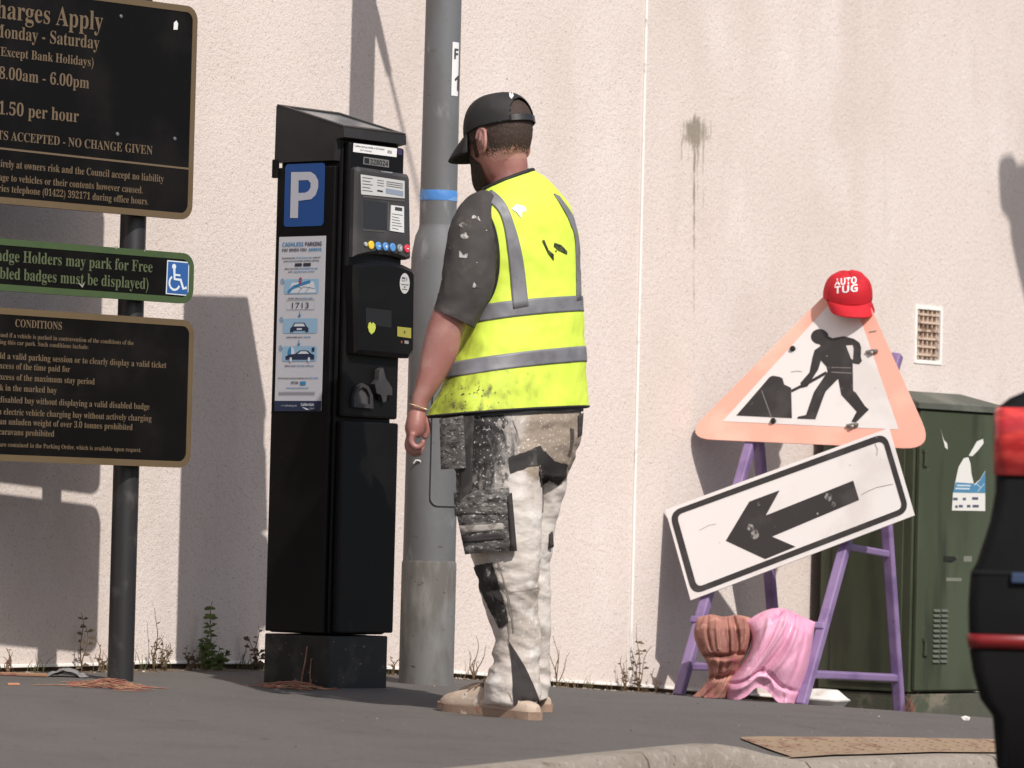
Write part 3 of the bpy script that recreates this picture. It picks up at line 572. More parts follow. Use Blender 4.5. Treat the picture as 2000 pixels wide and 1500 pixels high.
b = MB(); aa = math.radians(50); tn = V3(math.cos(aa), math.sin(aa), 0); TP = Plane(LAMP*V3(1, 1, 0)+V3(math.sin(aa), -math.cos(aa), 0)*(rs*.985+.003), tn)
b.text(TP, 'F', 'bold', -.012, z0_+.125, None, .035, 0); b.text(TP, '1', 'bold', -.008, z0_+.02, None, .05, 0); b.build('sticker_digits', flat('4a4644'), stk)
b = MB(); q_ = LAMP+V3(-r0*.52, -r0*.86, lz(902)); b.tube([q_+V3(-.012, 0, -.008), q_+V3(-.004, -.004, .003), q_+V3(.006, -.004, .002), q_+V3(.012, 0, -.003)], .003, 6); b.build('door_clip', flat('d8d4cf'), lamp, smooth=True)
# stay cable running up from the post, seen here only by its shadow on the wall
wA, wB = WP.hit(735, 40), WP.hit(823, 402)
cA = wA-LD*((.55)/(-(LD@wn))); cB = wB-LD*(2.3/(-(LD@wn)))
b = MB(); dC = cB-cA; b.tube([cA-dC*.14, cA, cA+dC*.16, cA+dC*.27, cA+dC*.29], [.02, .024, .021, .017, .009], 8); b.tube([cA+dC*.27, cB, cB+dC*.22], .0085, 8); b.build('stay_cable', mat('cable_black', rgb('2a2a2a'), .6), lamp, smooth=True)
b = MB(); b.tube([LAMP+V3(0, 0, 5.9), LAMP+V3(.03, -.3, 6.1), LAMP+V3(.05, -.8, 6.15)], .03, 10); b.box(LAMP+V3(.06, -1.05, 6.14), (.2, .55, .09), bev=.03); b.build('lantern', galv, lamp)
# ================================================ THE MAN
DM = 13.8; MS = DM/FP
def col(P, n): return np.asarray(P, float)
def hloft(R, yaw, dY, n=96, rows=60, grow=0.0, t0=0, t1=None, pw=2.3, ts=None):
    """level rings (x, y, half width in the view, slope): an oval torso turned by yaw"""
    t1 = len(R)-1 if t1 is None else t1; Q = cr(R, np.linspace(t0, t1, rows) if ts is None else ts); e1 = V3(math.cos(yaw), math.sin(yaw), 0); e2 = V3(-math.sin(yaw), math.cos(yaw), 0); G = []
    for x, y, a, sl_ in Q[:, :4]:
        c = at(x, y, DM+dY); A = 1.2*a*MS+grow; B = a*MS/1.334+grow; row = []
        for k in np.linspace(0, 2*math.pi, n, False):
            ct, st_ = math.cos(k), math.sin(k); d = e1*A*np.sign(ct)*abs(ct)**(2/pw)+e2*B*np.sign(st_)*abs(st_)**(2/pw)
            d[2] = -sl_*d[0]; row.append(c+d)
        G.append(row)
    return np.array(G)
def limb(R, n=40, rows=40, grow=0.0, t0=0, t1=None):
    """rings (x, y, half width px, half depth m, depth offset m) square to a limb's path"""
    t1 = len(R)-1 if t1 is None else t1; Q = cr(R, np.linspace(t0, t1, rows)); C = [at(q[0], q[1], DM+q[4]) for q in Q]; G = []
    for i, q in enumerate(Q):
        t = nrm(C[min(i+1, rows-1)]-C[max(i-1, 0)]); e1 = nrm(np.cross(t, V3(0, 1, 0))); e2 = np.cross(t, e1)
        G.append([C[i]+e1*(q[2]*MS+grow)*math.cos(k)+e2*(q[3]+grow)*math.sin(k) for k in np.linspace(0, 2*math.pi, n, False)])
    return np.array(G)
def remeshed(bld, voxel, smooth=2):
    me = bpy.data.meshes.new('tmp'); me.from_pydata(bld.v, [], bld.f); bm = bmesh.new(); bm.from_mesh(me); bmesh.ops.recalc_face_normals(bm, faces=bm.faces[:]); bm.to_mesh(me); bm.free()
    o = bpy.data.objects.new('tmp', me); COL.objects.link(o)
    m = o.modifiers.new('r', 'REMESH'); m.mode = 'VOXEL'; m.voxel_size = voxel; m.use_smooth_shade = True
    if smooth: s_ = o.modifiers.new('s', 'SMOOTH'); s_.factor = .5; s_.iterations = smooth
    dg = bpy.context.evaluated_depsgraph_get(); r = bpy.data.meshes.new_from_object(o.evaluated_get(dg)); bpy.data.objects.remove(o)
    n = len(r.vertices); v = np.empty(n*3); r.vertices.foreach_get('co', v); nn = np.empty(n*3); r.vertices.foreach_get('normal', nn)
    f = [tuple(p.vertices) for p in r.polygons]; bpy.data.meshes.remove(r); return v.reshape(-1, 3), nn.reshape(-1, 3), f
def bvh(v, f): return BVHTree.FromPolygons([tuple(p) for p in v], f)
def cast(tree, x, y, tx=None, ty=None):
    for k in np.linspace(0, 1, 40):
        X = x if tx is None else x+(tx-x)*k; Yp = y if ty is None else y+(ty-y)*k
        h = tree.ray_cast(Vector(CAM), Vector(nrm(ray(X, Yp))))
        if h[0] is not None: return np.array(h[0]), np.array(h[1])
        if tx is None and ty is None: return None
    return None
def ribbon(b, tree, L, R, off, nw=8, sub=8, tx=None, flip=False):
    Lq = cr(L, np.linspace(0, len(L)-1, (len(L)-1)*sub+1)); Rq = cr(R, np.linspace(0, len(R)-1, (len(R)-1)*sub+1)); G = []
    for l, r in zip(Lq, Rq):
        row = []
        for k in np.linspace(0, 1, nw+1):
            q = l+(r-l)*k; h = cast(tree, q[0], q[1], tx)
            if h is None: row = None; break
            p, n_ = h; n_ = n_ if n_@nrm(p-CAM) < 0 else -n_; row.append(p+nrm(n_-.4*nrm(p-CAM))*off)
        if row: G.append(row)
    if len(G) > 1: b.grid(G)
def patch(b, tree, px, off, step=5, wob=0):                 # polygon seen at px, laid on the surface
    cxp = np.mean(px, 0); pts = []
    P = [np.array(p, float) for p in px]; n = len(P); loop = []
    for i in range(n):
        a, c = P[i], P[(i+1) % n]; m = max(1, int(np.linalg.norm(c-a)/step)); loop += [a+(c-a)*j/m for j in range(m)]
    if wob: loop = [p+wob*np.array([nz3((p[0], p[1], 0), .11), nz3((p[0], p[1], 5), .13)]) for p in loop]
    rings = [[cxp+(p-cxp)*k for p in loop] for k in (1, .8, .6, .4, .2)]; G = []
    for r in rings:
        row = []
        for p in r:
            h = cast(tree, p[0], p[1], cxp[0], cxp[1])
            if h is None: return
            q, n_ = h; n_ = n_ if n_@nrm(q-CAM) < 0 else -n_; row.append(q+nrm(n_-.5*nrm(q-CAM))*off)
        G.append(row)
    b.grid(G, True); b.add(list(G[-1])+[np.mean(G[-1], 0)], [(j, (j+1) % len(loop), len(loop)) for j in range(len(loop))])
heelL = ghit(1050, 1407); toeL = ghit(860, 1387); heelR = ghit(1069, 1391)
man = thing('person', (heelL+toeL)/2, 'person in yellow hi-vis vest, black cap and paint-stained work trousers facing the parking machine', 'person')
TY = math.radians(45)
VEST = [(994, 804, 150, -.10), (998, 775, 143, -.12), (1007, 730, 129, -.16), (1012, 695, 123, -.168), (1021, 645, 111, -.165), (1026, 600, 104, -.155), (1024, 550, 103, -.11), (1018, 500, 108, -.06), (1013, 455, 109, -.03), (1009, 422, 105, -.02), (1008, 400, 97, -.05), (1005, 381, 79, -.15), (1000, 364, 59, -.34), (992, 352, 45, -.47)]
# --- body: one continuous skin
hs_ = 1.115; hy = math.radians(42); hp = math.radians(12)
f0 = V3(-math.cos(hy), math.sin(hy), 0); hl = V3(-math.sin(hy), -math.cos(hy), 0); hf = f0*math.cos(hp)-V3(0, 0, 1)*math.sin(hp); hu = V3(0, 0, 1)*math.cos(hp)+f0*math.sin(hp)
HC = at(984, 360, DM+.06)
H = lambda x, y, z: HC+(hl*x+hf*y+hu*z)*hs_
HP = [(-.004, .070, .012, .012), (.004, .082, -.012, .03), (.022, .090, -.03, .046), (.045, .089, -.05, .057), (.07, .089, -.072, .064), (.095, .087, -.09, .069), (.122, .083, -.1, .0725), (.148, .090, -.105, .075), (.175, .088, -.105, .0755), (.205, .068, -.092, .066), (.226, .036, -.062, .044), (.236, .01, -.03, .018)]
def headring(z, yf, yb, w, n, grow=0):
    r = []
    for k in np.linspace(0, 2*math.pi, n, False):
        s_, c = math.sin(k), math.cos(k); y = (yf+grow)*c if c > 0 else -(yb-grow)*c*1.0; x = (w+grow)*np.sign(s_)*abs(s_)**.9
        if c <= 0: y = (yb-grow)*(-c)
        if c > .9 and grow == 0:                            # nose, brow, lips, eye hollows
            g = math.exp(-((x/.011)**2))*math.exp(-((z-.083)/.02)**2)*.024; g += math.exp(-((x/.02)**2))*math.exp(-((z-.046)/.007)**2)*.006; y += g
        if grow == 0: y -= .012*math.exp(-((abs(x)-.032)/.014)**2)*math.exp(-((z-.118)/.012)**2)*(c > 0)
        r.append((x, y, z))
    return r
B = MB()
HR = cr(HP, np.linspace(0, len(HP)-1, 44)); B.capped([[H(*p) for p in headring(*q, 72)] for q in HR])
for sg_ in (1, -1):                                         # ears: helix, plate and lobe
    E_ = lambda a, rr: H(sg_*(.078+.010*max(0, -math.cos(a-.6))), -.012+rr*.020*math.cos(a), .112+rr*.034*math.sin(a))
    B.tube([E_(a, 1) for a in np.linspace(.2, 5.4, 18)], .0055, 8); B.tube([E_(a, .55) for a in np.linspace(.6, 4.4, 10)], .005, 8)
    B.tube([H(sg_*.070, -.012, .088), H(sg_*.079, -.012, .112), H(sg_*.074, -.012, .135)], [.010, .013, .010], 10)
neck = [(1000, 400, 54, .075, .08), (996, 372, 43, .062, .07), (996, 345, 36.5, .058, .065), (995, 315, 35, .056, .06), (986, 285, 34, .055, .06)]
B.capped(limb(neck, 40, 14))
B.capped(hloft(VEST, TY, .05, 48, 40, -.018, t0=0, t1=12.5))
PELV = [(1000, 930, 105, 0), (1000, 890, 122, 0), (1000, 850, 134, 0), (998, 800, 136, -.05), (1004, 760, 128, -.1)]
B.capped(hloft(PELV, TY, .04, 48, 12, -.025))
armL = [(945, 412, 34, .052, -.07), (924, 450, 40, .056, -.10), (910, 520, 39, .055, -.115), (892, 590, 37, .052, -.12), (869, 645, 35, .05, -.12), (859, 685, 35, .048, -.12), (839, 740, 25.5, .04, -.125), (821, 780, 17, .031, -.13), (816, 802, 15.5, .029, -.13)]
B.capped(limb(armL, 36, 50))
hand = [(817, 798, 15, .026, -.13), (814, 812, 18, .036, -.13), (812, 828, 20, .043, -.13), (809, 842, 19, .043, -.13), (806, 852, 14, .040, -.13)]
B.capped(limb(hand, 32, 16))
def finger(px, dy, r):
    R = [(x, y, rr, rr*MS, dy) for (x, y), rr in zip(px, r)]; G = limb(R, 14, 18); B.capped(G)
    B.capped(limb([(px[-1][0]+k*(px[-1][0]-px[-2][0])*.18, px[-1][1]+k*(px[-1][1]-px[-2][1])*.18, r[-1]*m, r[-1]*m*MS, dy) for k, m in ((-1, 1), (0, .96), (.6, .7), (1, .3))], 14, 8))
finger([(806, 846), (803, 862), (812, 873), (823, 870), (827, 860)], -.168, [6.2, 6, 5.6, 5.2, 4.8])
finger([(803, 847), (799, 868), (808, 881), (821, 879), (826, 868)], -.144, [6.6, 6.4, 6, 5.5, 5])
finger([(801, 847), (796, 871), (805, 886), (819, 885), (825, 873)], -.120, [6.8, 6.5, 6.1, 5.6, 5])
finger([(802, 846), (797, 869), (806, 883), (819, 881), (824, 870)], -.096, [6.6, 6.3, 5.9, 5.4, 4.8])
finger([(822, 812), (833, 826), (835, 842), (829, 855)], -.088, [8, 7.4, 6.6, 5.8])          # thumb leaves the side of the palm
armR = [(1076, 428, 36, .055, .18), (1070, 480, 38, .055, .24), (1050, 570, 37, .052, .31), (1040, 610, 36, .05, .33), (1000, 620, 30, .044, .40), (960, 622, 18, .032, .46), (945, 622, 16, .03, .48)]
B.capped(limb(armR, 32, 40)); B.capped(limb([(947, 622, 15, .03, .48), (932, 622, 21, .035, .50), (920, 622, 16, .03, .52)], 24, 10))
for i in range(4):
    y0 = 612+6.5*i; finger([(924, y0), (908, y0+1), (900-abs(i-1), y0+6), (906, y0+11)], .525+.004*i, [5.2, 5, 4.6, 4.2])
finger([(934, 606), (918, 597), (906, 600)], .50, [6, 5.5, 5])
legL = [(972, 880, 88, .10, -.06), (976, 960, 83, .105, -.075), (982, 1030, 78, .10, -.08), (988, 1085, 69, .09, -.085), (993, 1135, 60, .083, -.08), (1003, 1190, 53, .075, -.06), (1010, 1240, 46, .068, -.055), (1009, 1290, 50, .068, -.06), (1003, 1335, 54, .074, -.07), (1002, 1378, 53, .074, -.075)]
legR = [(1040, 880, 80, .10, .12), (1036, 960, 72, .10, .13), (1024, 1025, 62, .095, .14), (1018, 1090, 62, .09, .15), (1022, 1150, 59, .082, .16), (1026, 1210, 57, .078, .17), (1030, 1255, 47, .07, .175), (1034, 1300, 45, .066, .175), (1036, 1345, 41, .062, .17), (1040, 1372, 38, .06, .17)]
B.capped(limb(legL, 32, 40, -.022)); B.capped(limb(legR, 32, 40, -.022))
v, n_, f = remeshed(B, .0034, 3)
skin = mat('skin', rgb('b87d73', .72), .5, layers=((rgb('ab6e66', .72), 18, .42, .7, O3, None, None), (rgb('c6948a', .74), 9, .5, .7, O3, None, None), (rgb('a9766a', .8), 420, .62, .76, (1, 1, .4), 'hairy', None)), bump=(.25, 160, .0015), sss=.12)
b = MB(); b.add(v, f); x_, y_ = pix(v); b.att = {'hairy': np.where((y_ > 630) & (y_ < 790) & (x_ < 915), .55, .3)}
bodyo = b.build('body', skin, man, smooth=True)
hrel = (v-HC)/hs_; hx, hyy, hz = hrel@hl, hrel@hf, hrel@hu
for sg_ in (1, -1):
    b = MB(); b.lathe(H(sg_*.032, .064, .118), [(.001, -.011), (.008, -.007), (.011, 0), (.008, .007), (.001, .011)], hf, 14); b.build('eye', flat('e8e4df', .9, .2), man, smooth=True)
# hair and beard: short fuzz standing off the skin
def shell(mask, th, name, m, att=None):
    keep = np.where(mask)[0]; idx = -np.ones(len(v), int); idx[keep] = np.arange(len(keep)); vv = v[keep]+n_[keep]*th[keep][:, None]
    vv = vv+n_[keep]*np.array([.0012*nz3(p, 260) for p in vv])[:, None]
    b = MB(); b.add(vv, [tuple(idx[list(q)]) for q in f if all(idx[i] >= 0 for i in q)])
    if att is not None: b.att = {'fade': att[keep]}
    return b.build(name, m, man, smooth=True)
inhead = (np.abs(hx) < .11) & (np.abs(hyy) < .14) & (hz > -.05) & (hz < .26)
ear = (hyy > -.040) & (hyy < .014) & (np.abs(hx) > .0765)
hairm = mat('cropped_hair', rgb('3f2f28', .85), .75, layers=((rgb('5d483e', .85), 330, .5, .7, (1, 1, .5), None, None), (rgb('b58476', .8), 210, .45, .62, (1, 1, .6), 'fade', None)), bump=(.6, 420, .002))
fade = np.clip(1.0-(hz-.045)/.075, 0, 1)*.95
low = .052+.02*np.clip((hyy+.02)/.03, 0, 1)
hm = inhead & ~ear & (((hyy < -.012) & (hz > low)) | ((hyy >= -.012) & (hyy < .06) & (hz > .118)))
shell(hm, .0003+.0045*np.clip((hz-.065)/.05, 0, 1), 'hair', hairm, fade)
bm_ = inhead & ~ear & (hz < .098-.9*np.clip(.062-hyy, 0, .2)) & (hyy > .018) & (hz > -.035) & ~((hz > .052) & (np.abs(hx) < .022) & (hyy > .08)) | (inhead & ~ear & (hyy > .016) & (hyy < .034) & (hz > .075) & (hz < .125) & (np.abs(hx) > .05))
shell(bm_, .002+.012*np.clip((.07-hz)/.07, 0, 1), 'beard', mat('brown_beard', rgb('33251c', .85), .8, layers=((rgb('56402f', .9), 300, .5, .68, (1, 1, .5), None, None),), bump=(.9, 300, .004)))
# --- cap
capm = mat('cap_black', rgb('242223', .85), .75, layers=((rgb('343132', .9), 7, .5, .7, O3, None, None), (rgb('4c4541'), 40, .66, .74, O3, None, None)), bump=(.35, 420, .001))
capo = MB(); zb_ = .150; rows = 40; n = 112; G = []
for t in np.linspace(0, 1, rows):
    z = zb_+(.246-zb_)*math.sin(t*math.pi/2)**.95; s_ = max(.02, math.cos(t*math.pi/2)**.62); row = []
    for k in np.linspace(0, 2*math.pi, n, False):
        c, q_ = math.cos(k), math.sin(k); seam = 1-.006*max(0, 1-abs(((k/(math.pi/3)) % 1)-.5)*-1*0-abs((((k+.0)/(math.pi/3)) % 1)-0)*14)
        row.append(H(.0835*s_*q_*seam, (.099*c if c > 0 else .115*c)*s_*seam-.003, z-.010*(1-t)*(c if c > 0 else 0)-.012*(1-t)*max(0, -c)*0))
    G.append(row)
G = np.array(G); fs = []; vs = G.reshape(-1, 3)
for i in range(rows-1):
    for j in range(n):
        k = 2*math.pi*(j+.5)/n; tt = (i+.5)/rows; w_ = abs(k-math.pi)/.62
        if w_ < 1 and i >= 4 and tt < .42*math.sqrt(1-w_*w_)+.05: continue
        fs.append((i*n+j, i*n+(j+1) % n, (i+1)*n+(j+1) % n, (i+1)*n+j))
capo.add(vs, fs); capo.add([vs[(rows-1)*n+j] for j in range(n)]+[H(0, -.003, .2468)], [(j, (j+1) % n, n) for j in range(n)])
co_ = capo.build('cap', capm, man, smooth=True, solid=.003)
b = MB(); b.lathe(H(0, -.003, .246), [(.001, .006), (.006, .005), (.008, .001), (.007, -.002)], hu, 14); b.build('button', capm, co_, smooth=True)
b = MB(); G = []
for t in np.linspace(0, 1, 12):                            # brim
    row = []
    for k in np.linspace(-1.12, 1.12, 28):
        R0 = H(.0835*math.sin(k), .099*math.cos(k)-.003, zb_-.010*math.cos(k)); ext = .074*t*max(0, math.cos(k*1.40))**.55
        row.append(R0+hf*ext*hs_-hu*(.018*t+.022*t*t+.016*math.sin(k)**2*t)*hs_+hl*(.010*t*math.sin(k)))
    G.append(row)
b.grid(G); b.build('brim', capm, co_, smooth=True, solid=.004)
b = MB(); G = []
for k in np.linspace(math.pi-.64, math.pi+.64, 24): G.append([H(.0855*math.sin(k), .1165*math.cos(k)-.003, z) for z in (.1495, .1500, .1655, .166)])
b.grid(G); b.build('strap', mat('strap_black', rgb('2c2a2b'), .35), co_, smooth=True, solid=.002)
ctree = bvh(vs, fs); b = MB()
for pl_ in ([(994, 183), (997, 180), (999, 186), (1001, 181), (1003, 188), (999, 194), (995, 190)],): patch(b, ctree, pl_, .003, 3)
if b.v: b.build('emblem', flat('d9d5d2'), co_)
b = MB(); ct = cast(ctree, 985, 222)
# --- t-shirt
shm = mat('tshirt_grey', rgb('4a4543', .85), .85, layers=((rgb('3c3836', .85), 9, .45, .65, O3, None, None), (rgb('5b5552', .85), 14, .55, .72, O3, None, None), (rgb('c9c5c1'), 55, .705, .74, O3, None, None)), bump=(.3, 500, .001), bump2=(.5, 14, .012))
b = MB(); tees = hloft(VEST, TY, .05, 64, 40, -.008, t0=1, t1=12.8); b.grid(tees, True); b.build('tshirt', shm, man, smooth=True)
SLV = [(947, 392, 22, .05, -.055), (934, 412, 36, .058, -.08), (924, 450, 46, .065, -.10), (919, 500, 51, .066, -.115), (911, 555, 51, .064, -.125), (899, 595, 47.5, .06, -.125), (887, 622, 45, .058, -.125)]
G = limb(SLV, 72, 60)
for i in range(60):
    t = i/59
    for j in range(72):
        p = G[i, j]; d = .006*nz3(p*V3(1, 1, .55), 11, 3)+.003*nz3(p, 30, 9); c = G[i].mean(0); e = p-c; G[i, j] = p+nrm(e)*d*min(1, t*4)
    if t > .9: G[i] += (V3(0, 0, 0)+nrm(G[i, 0]-G[i, 36])*0)
b = MB(); b.grid(G, True); inn = G[-1]+(G[-1].mean(0)-G[-1])*.07; b.grid(np.array([G[-1], inn, inn+V3(.008, 0, .05)]), True)
b.build('sleeve', shm, man, smooth=True); stree = bvh(b.v, b.f)
b = MB()
for px, w in (([(920, 428), (926, 420), (934, 422), (940, 432), (930, 428)], 2), ([(896, 440), (908, 434), (913, 437), (906, 444)], 2), ([(901, 458), (910, 452), (917, 460), (912, 468), (903, 466)], 3), ([(896, 490), (904, 498), (915, 494), (914, 502), (900, 505), (894, 500)], 2), ([(918, 560), (926, 552), (936, 562), (926, 561)], 2), ([(889, 473), (892, 472), (892, 475)], 0), ([(878, 484), (880, 483), (880, 486)], 0), ([(930, 511), (933, 511), (932, 514)], 0), ([(862, 545), (866, 536), (868, 540), (864, 550)], 1)):
    patch(b, stree, np.mean(px, 0)+(np.array(px, float)-np.mean(px, 0))*.85, .0018, 2, w+2)
b.build('paint_mark', mat('white_paint', rgb('c6c1bb', .85), .8, layers=((rgb('5d5754', .85), 70, .44, .62, O3, None, None),)), man)
SLR = [(1066, 400, 24, .05, .13), (1070, 430, 41, .065, .17), (1066, 480, 46, .068, .235), (1048, 555, 46, .066, .30), (1050, 590, 42, .06, .325)]
b = MB(); b.grid(limb(SLR, 40, 24), True); b.build('sleeve', shm, man, smooth=True)
# --- hi-vis vest
vestm = mat('hivis_yellow', (.69, .85, .085), .7, layers=(((.58, .72, .06), 6, .5, .85, (1, 1, .5), None, None), (rgb('9aa03a', .75), 9, .30, .74, (1, 1, .7), 'dirt', None), (rgb('65673a', .75), 30, .50, .74, (1, 1, .8), 'dirt', None), (rgb('36362a', .8), 80, .60, .72, O3, 'dirt', None), (rgb('c9c8bc', .9), 55, .56, .66, O3, 'paint', None)), bump=(.25, 600, .0006), bump2=(.6, 11, .014, (1.2, 1.2, .8)))
rows, n = 150, 150
G = hloft(VEST, TY, .05, n, rows, .003)
for i in range(rows):
    t = i/(rows-1)
    for j in range(n):
        p = G[i, j]; c = G[i].mean(0); e = nrm((p-c)*V3(1, 1, 0)); d = .007*nz3(p*V3(1, 1, .35), 7, 2)*(1-.6*t)-.009*abs(nz3(p*V3(1.2, 1.2, 1.0)+V3(0, 0, p[0]*.8), 5.5, 8))+.004+.005*nz3(p*V3(.6, .6, 1.4), 10, 5)+.0015*nz3(p, 38)
        d += .010*max(0, 1-i/18)*nz3((j/n*9, 1.3, 0), 1.0)
        G[i, j] = p+e*d
b = MB(); b.grid(G, True); vx, vy = pix(np.array(b.v))
dirt = np.clip(.72-np.hypot((vx-890)/110, (vy-785)/62)*.30, 0, .52); dirt = np.maximum(dirt, np.clip(.58-np.hypot((vx-985)/90, (vy-745)/45)*.24, 0, .45)); dirt = np.maximum(dirt, .12+.2*np.clip((vy-660)/120, 0, 1))
dirt = np.maximum(dirt, np.clip(.5-np.hypot((vx-1075)/30, (vy-735)/20)*.25, 0, .42)); dirt = np.maximum(dirt, np.clip(.46-np.hypot((vx-930)/50, (vy-680)/35)*.25, 0, .4))
b.att = {'dirt': dirt, 'paint': np.maximum(.10, np.clip(.55-np.hypot((vx-940)/80, (vy-770)/30)*.3, 0, .45))}
vest = b.build('hi_vis_vest', vestm, man, smooth=True); vtree = bvh(b.v, b.f)
vys = np.array([r[1] for r in VEST]); tof = lambda y: np.interp(-y, -vys, np.arange(len(vys)))
tape = mat('reflective_grey', rgb('848387', .9), .5, .1, layers=((rgb('737175', .9), 18, .45, .68, O3, None, .6), (rgb('95939a', .9), 9, .55, .75, O3, None, .45)), bump=(.2, 300, .0008))
def ygrid(y0, y1):
    i0, i1 = [np.interp(tof(y), np.linspace(0, len(VEST)-1, rows), np.arange(rows)) for y in (y0, y1)]; R = []
    for k in np.linspace(i0, i1, 9):
        i = min(int(k), rows-2); fr = k-i; row = G[i]*(1-fr)+G[i+1]*fr; c = row.mean(0); R.append([p+nrm((p-c)*V3(1, 1, 0))*.0022 for p in row])
    return np.array(R)
for y0, y1 in ((621, 589), (723, 692)):
    b = MB(); b.grid(ygrid(y0, y1), True); b.build('reflective_band', tape, vest, smooth=True, solid=.0012)
b = MB(); ribbon(b, vtree, [(930, 379), (965, 403), (982, 433), (993, 500), (1002, 604)], [(953, 366), (982, 391), (1000, 427), (1020, 500), (1032, 598)], .0032); b.build('reflective_brace', tape, vest, smooth=True, solid=.0010)
b = MB(); ribbon(b, vtree, [(1080, 378), (1100, 410), (1113, 437), (1123, 475), (1125, 588)], [(1092, 384), (1113, 413), (1122, 435), (1131, 483), (1134, 586)], .0032, tx=1060); b.build('reflective_brace', tape, vest, smooth=True, solid=.0010)
bind = mat('black_binding', rgb('262425', .9), .7)
b = MB(); hemr = G[0]; b.tube(list(hemr)+[hemr[0]], .0035, 6); b.tube(list(G[-1])+[G[-1][0]], .0065, 6); b.build('binding', bind, vest, smooth=True)
b = MB(); ribbon(b, vtree, [(903, 383), (932, 389), (953, 413), (968, 445), (976, 490), (975, 535), (965, 575), (946, 604)], [(907, 389), (930, 395), (949, 418), (963, 448), (970, 490), (969, 533), (959, 572), (941, 602)], .004, 3, 8, tx=1000)
b.build('binding', bind, vest, smooth=True)
b = MB(); patch(b, vtree, [(1058, 470), (1062, 468), (1071, 490), (1081, 497), (1081, 509), (1070, 495)], .003, 4); patch(b, vtree, [(1082, 474), (1096, 479), (1107, 491), (1107, 497), (1090, 489), (1081, 481)], .003, 4); patch(b, vtree, [(1083, 489), (1087, 489), (1086, 493)], .003, 2); b.build('scuff_mark', mat('scuff', rgb('4d5227'), .8, layers=((rgb('26271c'), 60, .4, .6, O3, None, None),)), vest)
b = MB(); patch(b, vtree, [(999, 408), (1010, 400), (1024, 403), (1028, 411), (1020, 414), (1018, 426), (1010, 417)], .003, 3, 2); b.build('paint_mark', mat('white_paint2', rgb('f3efe0'), .7), vest)
# --- trousers
B = MB()
PT = [(1000, 935, 104, 0), (1000, 905, 116, 0), (1001, 870, 127, 0), (1001, 835, 131, -.03), (999, 803, 127, -.08), (1000, 785, 120, -.1)]
B.capped(hloft(PT, TY, .04, 72, 20, .002)); B.capped(limb(legL, 60, 70, .001)); B.capped(limb(legR, 60, 70, -.002))
tv, tn, tf = remeshed(B, .0058, 6)
tx_, ty_ = pix(tv); dsp = np.zeros(len(tv))
for i, p in enumerate(tv):
    x, y = tx_[i], ty_[i]; u = (y-1000)/FP*DM; w = (x-1000)/FP*DM
    k = -.008*abs(noise.noise(Vector((w*7+u*5, p[1]*5, u*13-w*6))))+.0055*noise.noise(Vector((w*5, p[1]*5, u*22)))+.006*noise.noise(Vector((w*7+u*9, p[1]*5, u*6)))
    kn = math.exp(-((y-1130)/55)**2)+.9*math.exp(-((y-1290)/60)**2)+.8*math.exp(-((y-900)/55)**2)
    k += kn*(-.012*abs(noise.noise(Vector((w*5, p[1]*3, u*21-w*9))))+.009*noise.noise(Vector((w*3.5, p[1]*3, u*27+w*6)))); k += .0010*noise.noise(Vector(tuple(p*40)))
    if y > 1325: k += .012*noise.noise(Vector((w*10, p[1]*10, 2.0)))*(y-1325)/50
    dsp[i] = k
tv = tv+tn*dsp[:, None]
darka = np.clip((1065-tx_)/110, 0, 1)*np.clip((1000-ty_)/50, 0, 1)*.58+.24*np.clip((1100-tx_)/110, 0, 1)*np.clip((985-ty_)/80, 0, 1)
darka = np.maximum(darka, .07); darka = np.maximum(darka, np.clip(.46-np.hypot((tx_-1040)/40, (ty_-1260)/16)*.2, 0, .28)); darka = np.maximum(darka, np.clip((1150-ty_)/100, 0, 1)*np.clip((945-tx_)/40, 0, 1)*.5*(ty_ > 1000))
creama = np.clip((tx_-985)/60, 0, 1)*np.clip((960-ty_)/40, 0, 1)*.6+.15
trm = mat('work_trousers', rgb('d9cfc6', .87), .85, layers=((rgb('bfb3a8', .84), 8, .42, .66, (1, 1, .6), None, None), (rgb('e6e0d9', .86), 11, .54, .70, O3, None, None), (rgb('a89786', .78), 9, .40, .66, O3, 'cream', None), (rgb('a09993', .85), 7, .30, .70, (1, 1, .6), 'dark', None), (rgb('79736f', .8), 26, .48, .74, (1, 1, .45), 'dark', None), (rgb('3b3736', .8), 70, .58, .78, (1, 1, .5), 'dark', None), (rgb('dedad5', .9), 120, .60, .68, O3, None, None), (rgb('7d6a57', .8), 30, .70, .76, O3, None, None)), bump=(.3, 400, .0012), bump2=(.65, 13, .016, (1, 1, 1.9)))
b = MB(); b.add(tv, tf); b.att = {'dark': darka, 'cream': creama}; tro = b.build('trousers', trm, man, smooth=True); ttree = bvh(tv, tf)
pan = mat('dark_panel', rgb('332f2e', .85), .85, layers=((rgb('55504d', .85), 24, .5, .66, (1, 1, .6), None, None), (rgb('a9a49f', .85), 60, .64, .72, (1, 1, .6), None, None)), bump=(.3, 300, .001), bump2=(.4, 24, .006))
plainp = mat('charcoal_panel', rgb('35302f', .9), .85, layers=((rgb('45403e', .9), 12, .5, .7, O3, None, None),), bump=(.3, 350, .001))
b = MB(); patch(b, ttree, [(924, 1104), (962, 1098), (972, 1135), (987, 1182), (993, 1215), (976, 1228), (957, 1190), (938, 1150)], .004, 5, 1.5); b.build('knee_panel', pan, tro, smooth=True)
b = MB(); patch(b, ttree, [(993, 1250), (1008, 1274), (1024, 1300), (1040, 1335), (1052, 1366), (1050, 1384), (1003, 1377), (1001, 1320), (998, 1280)], .004, 6); b.build('ankle_panel', plainp, tro, smooth=True)
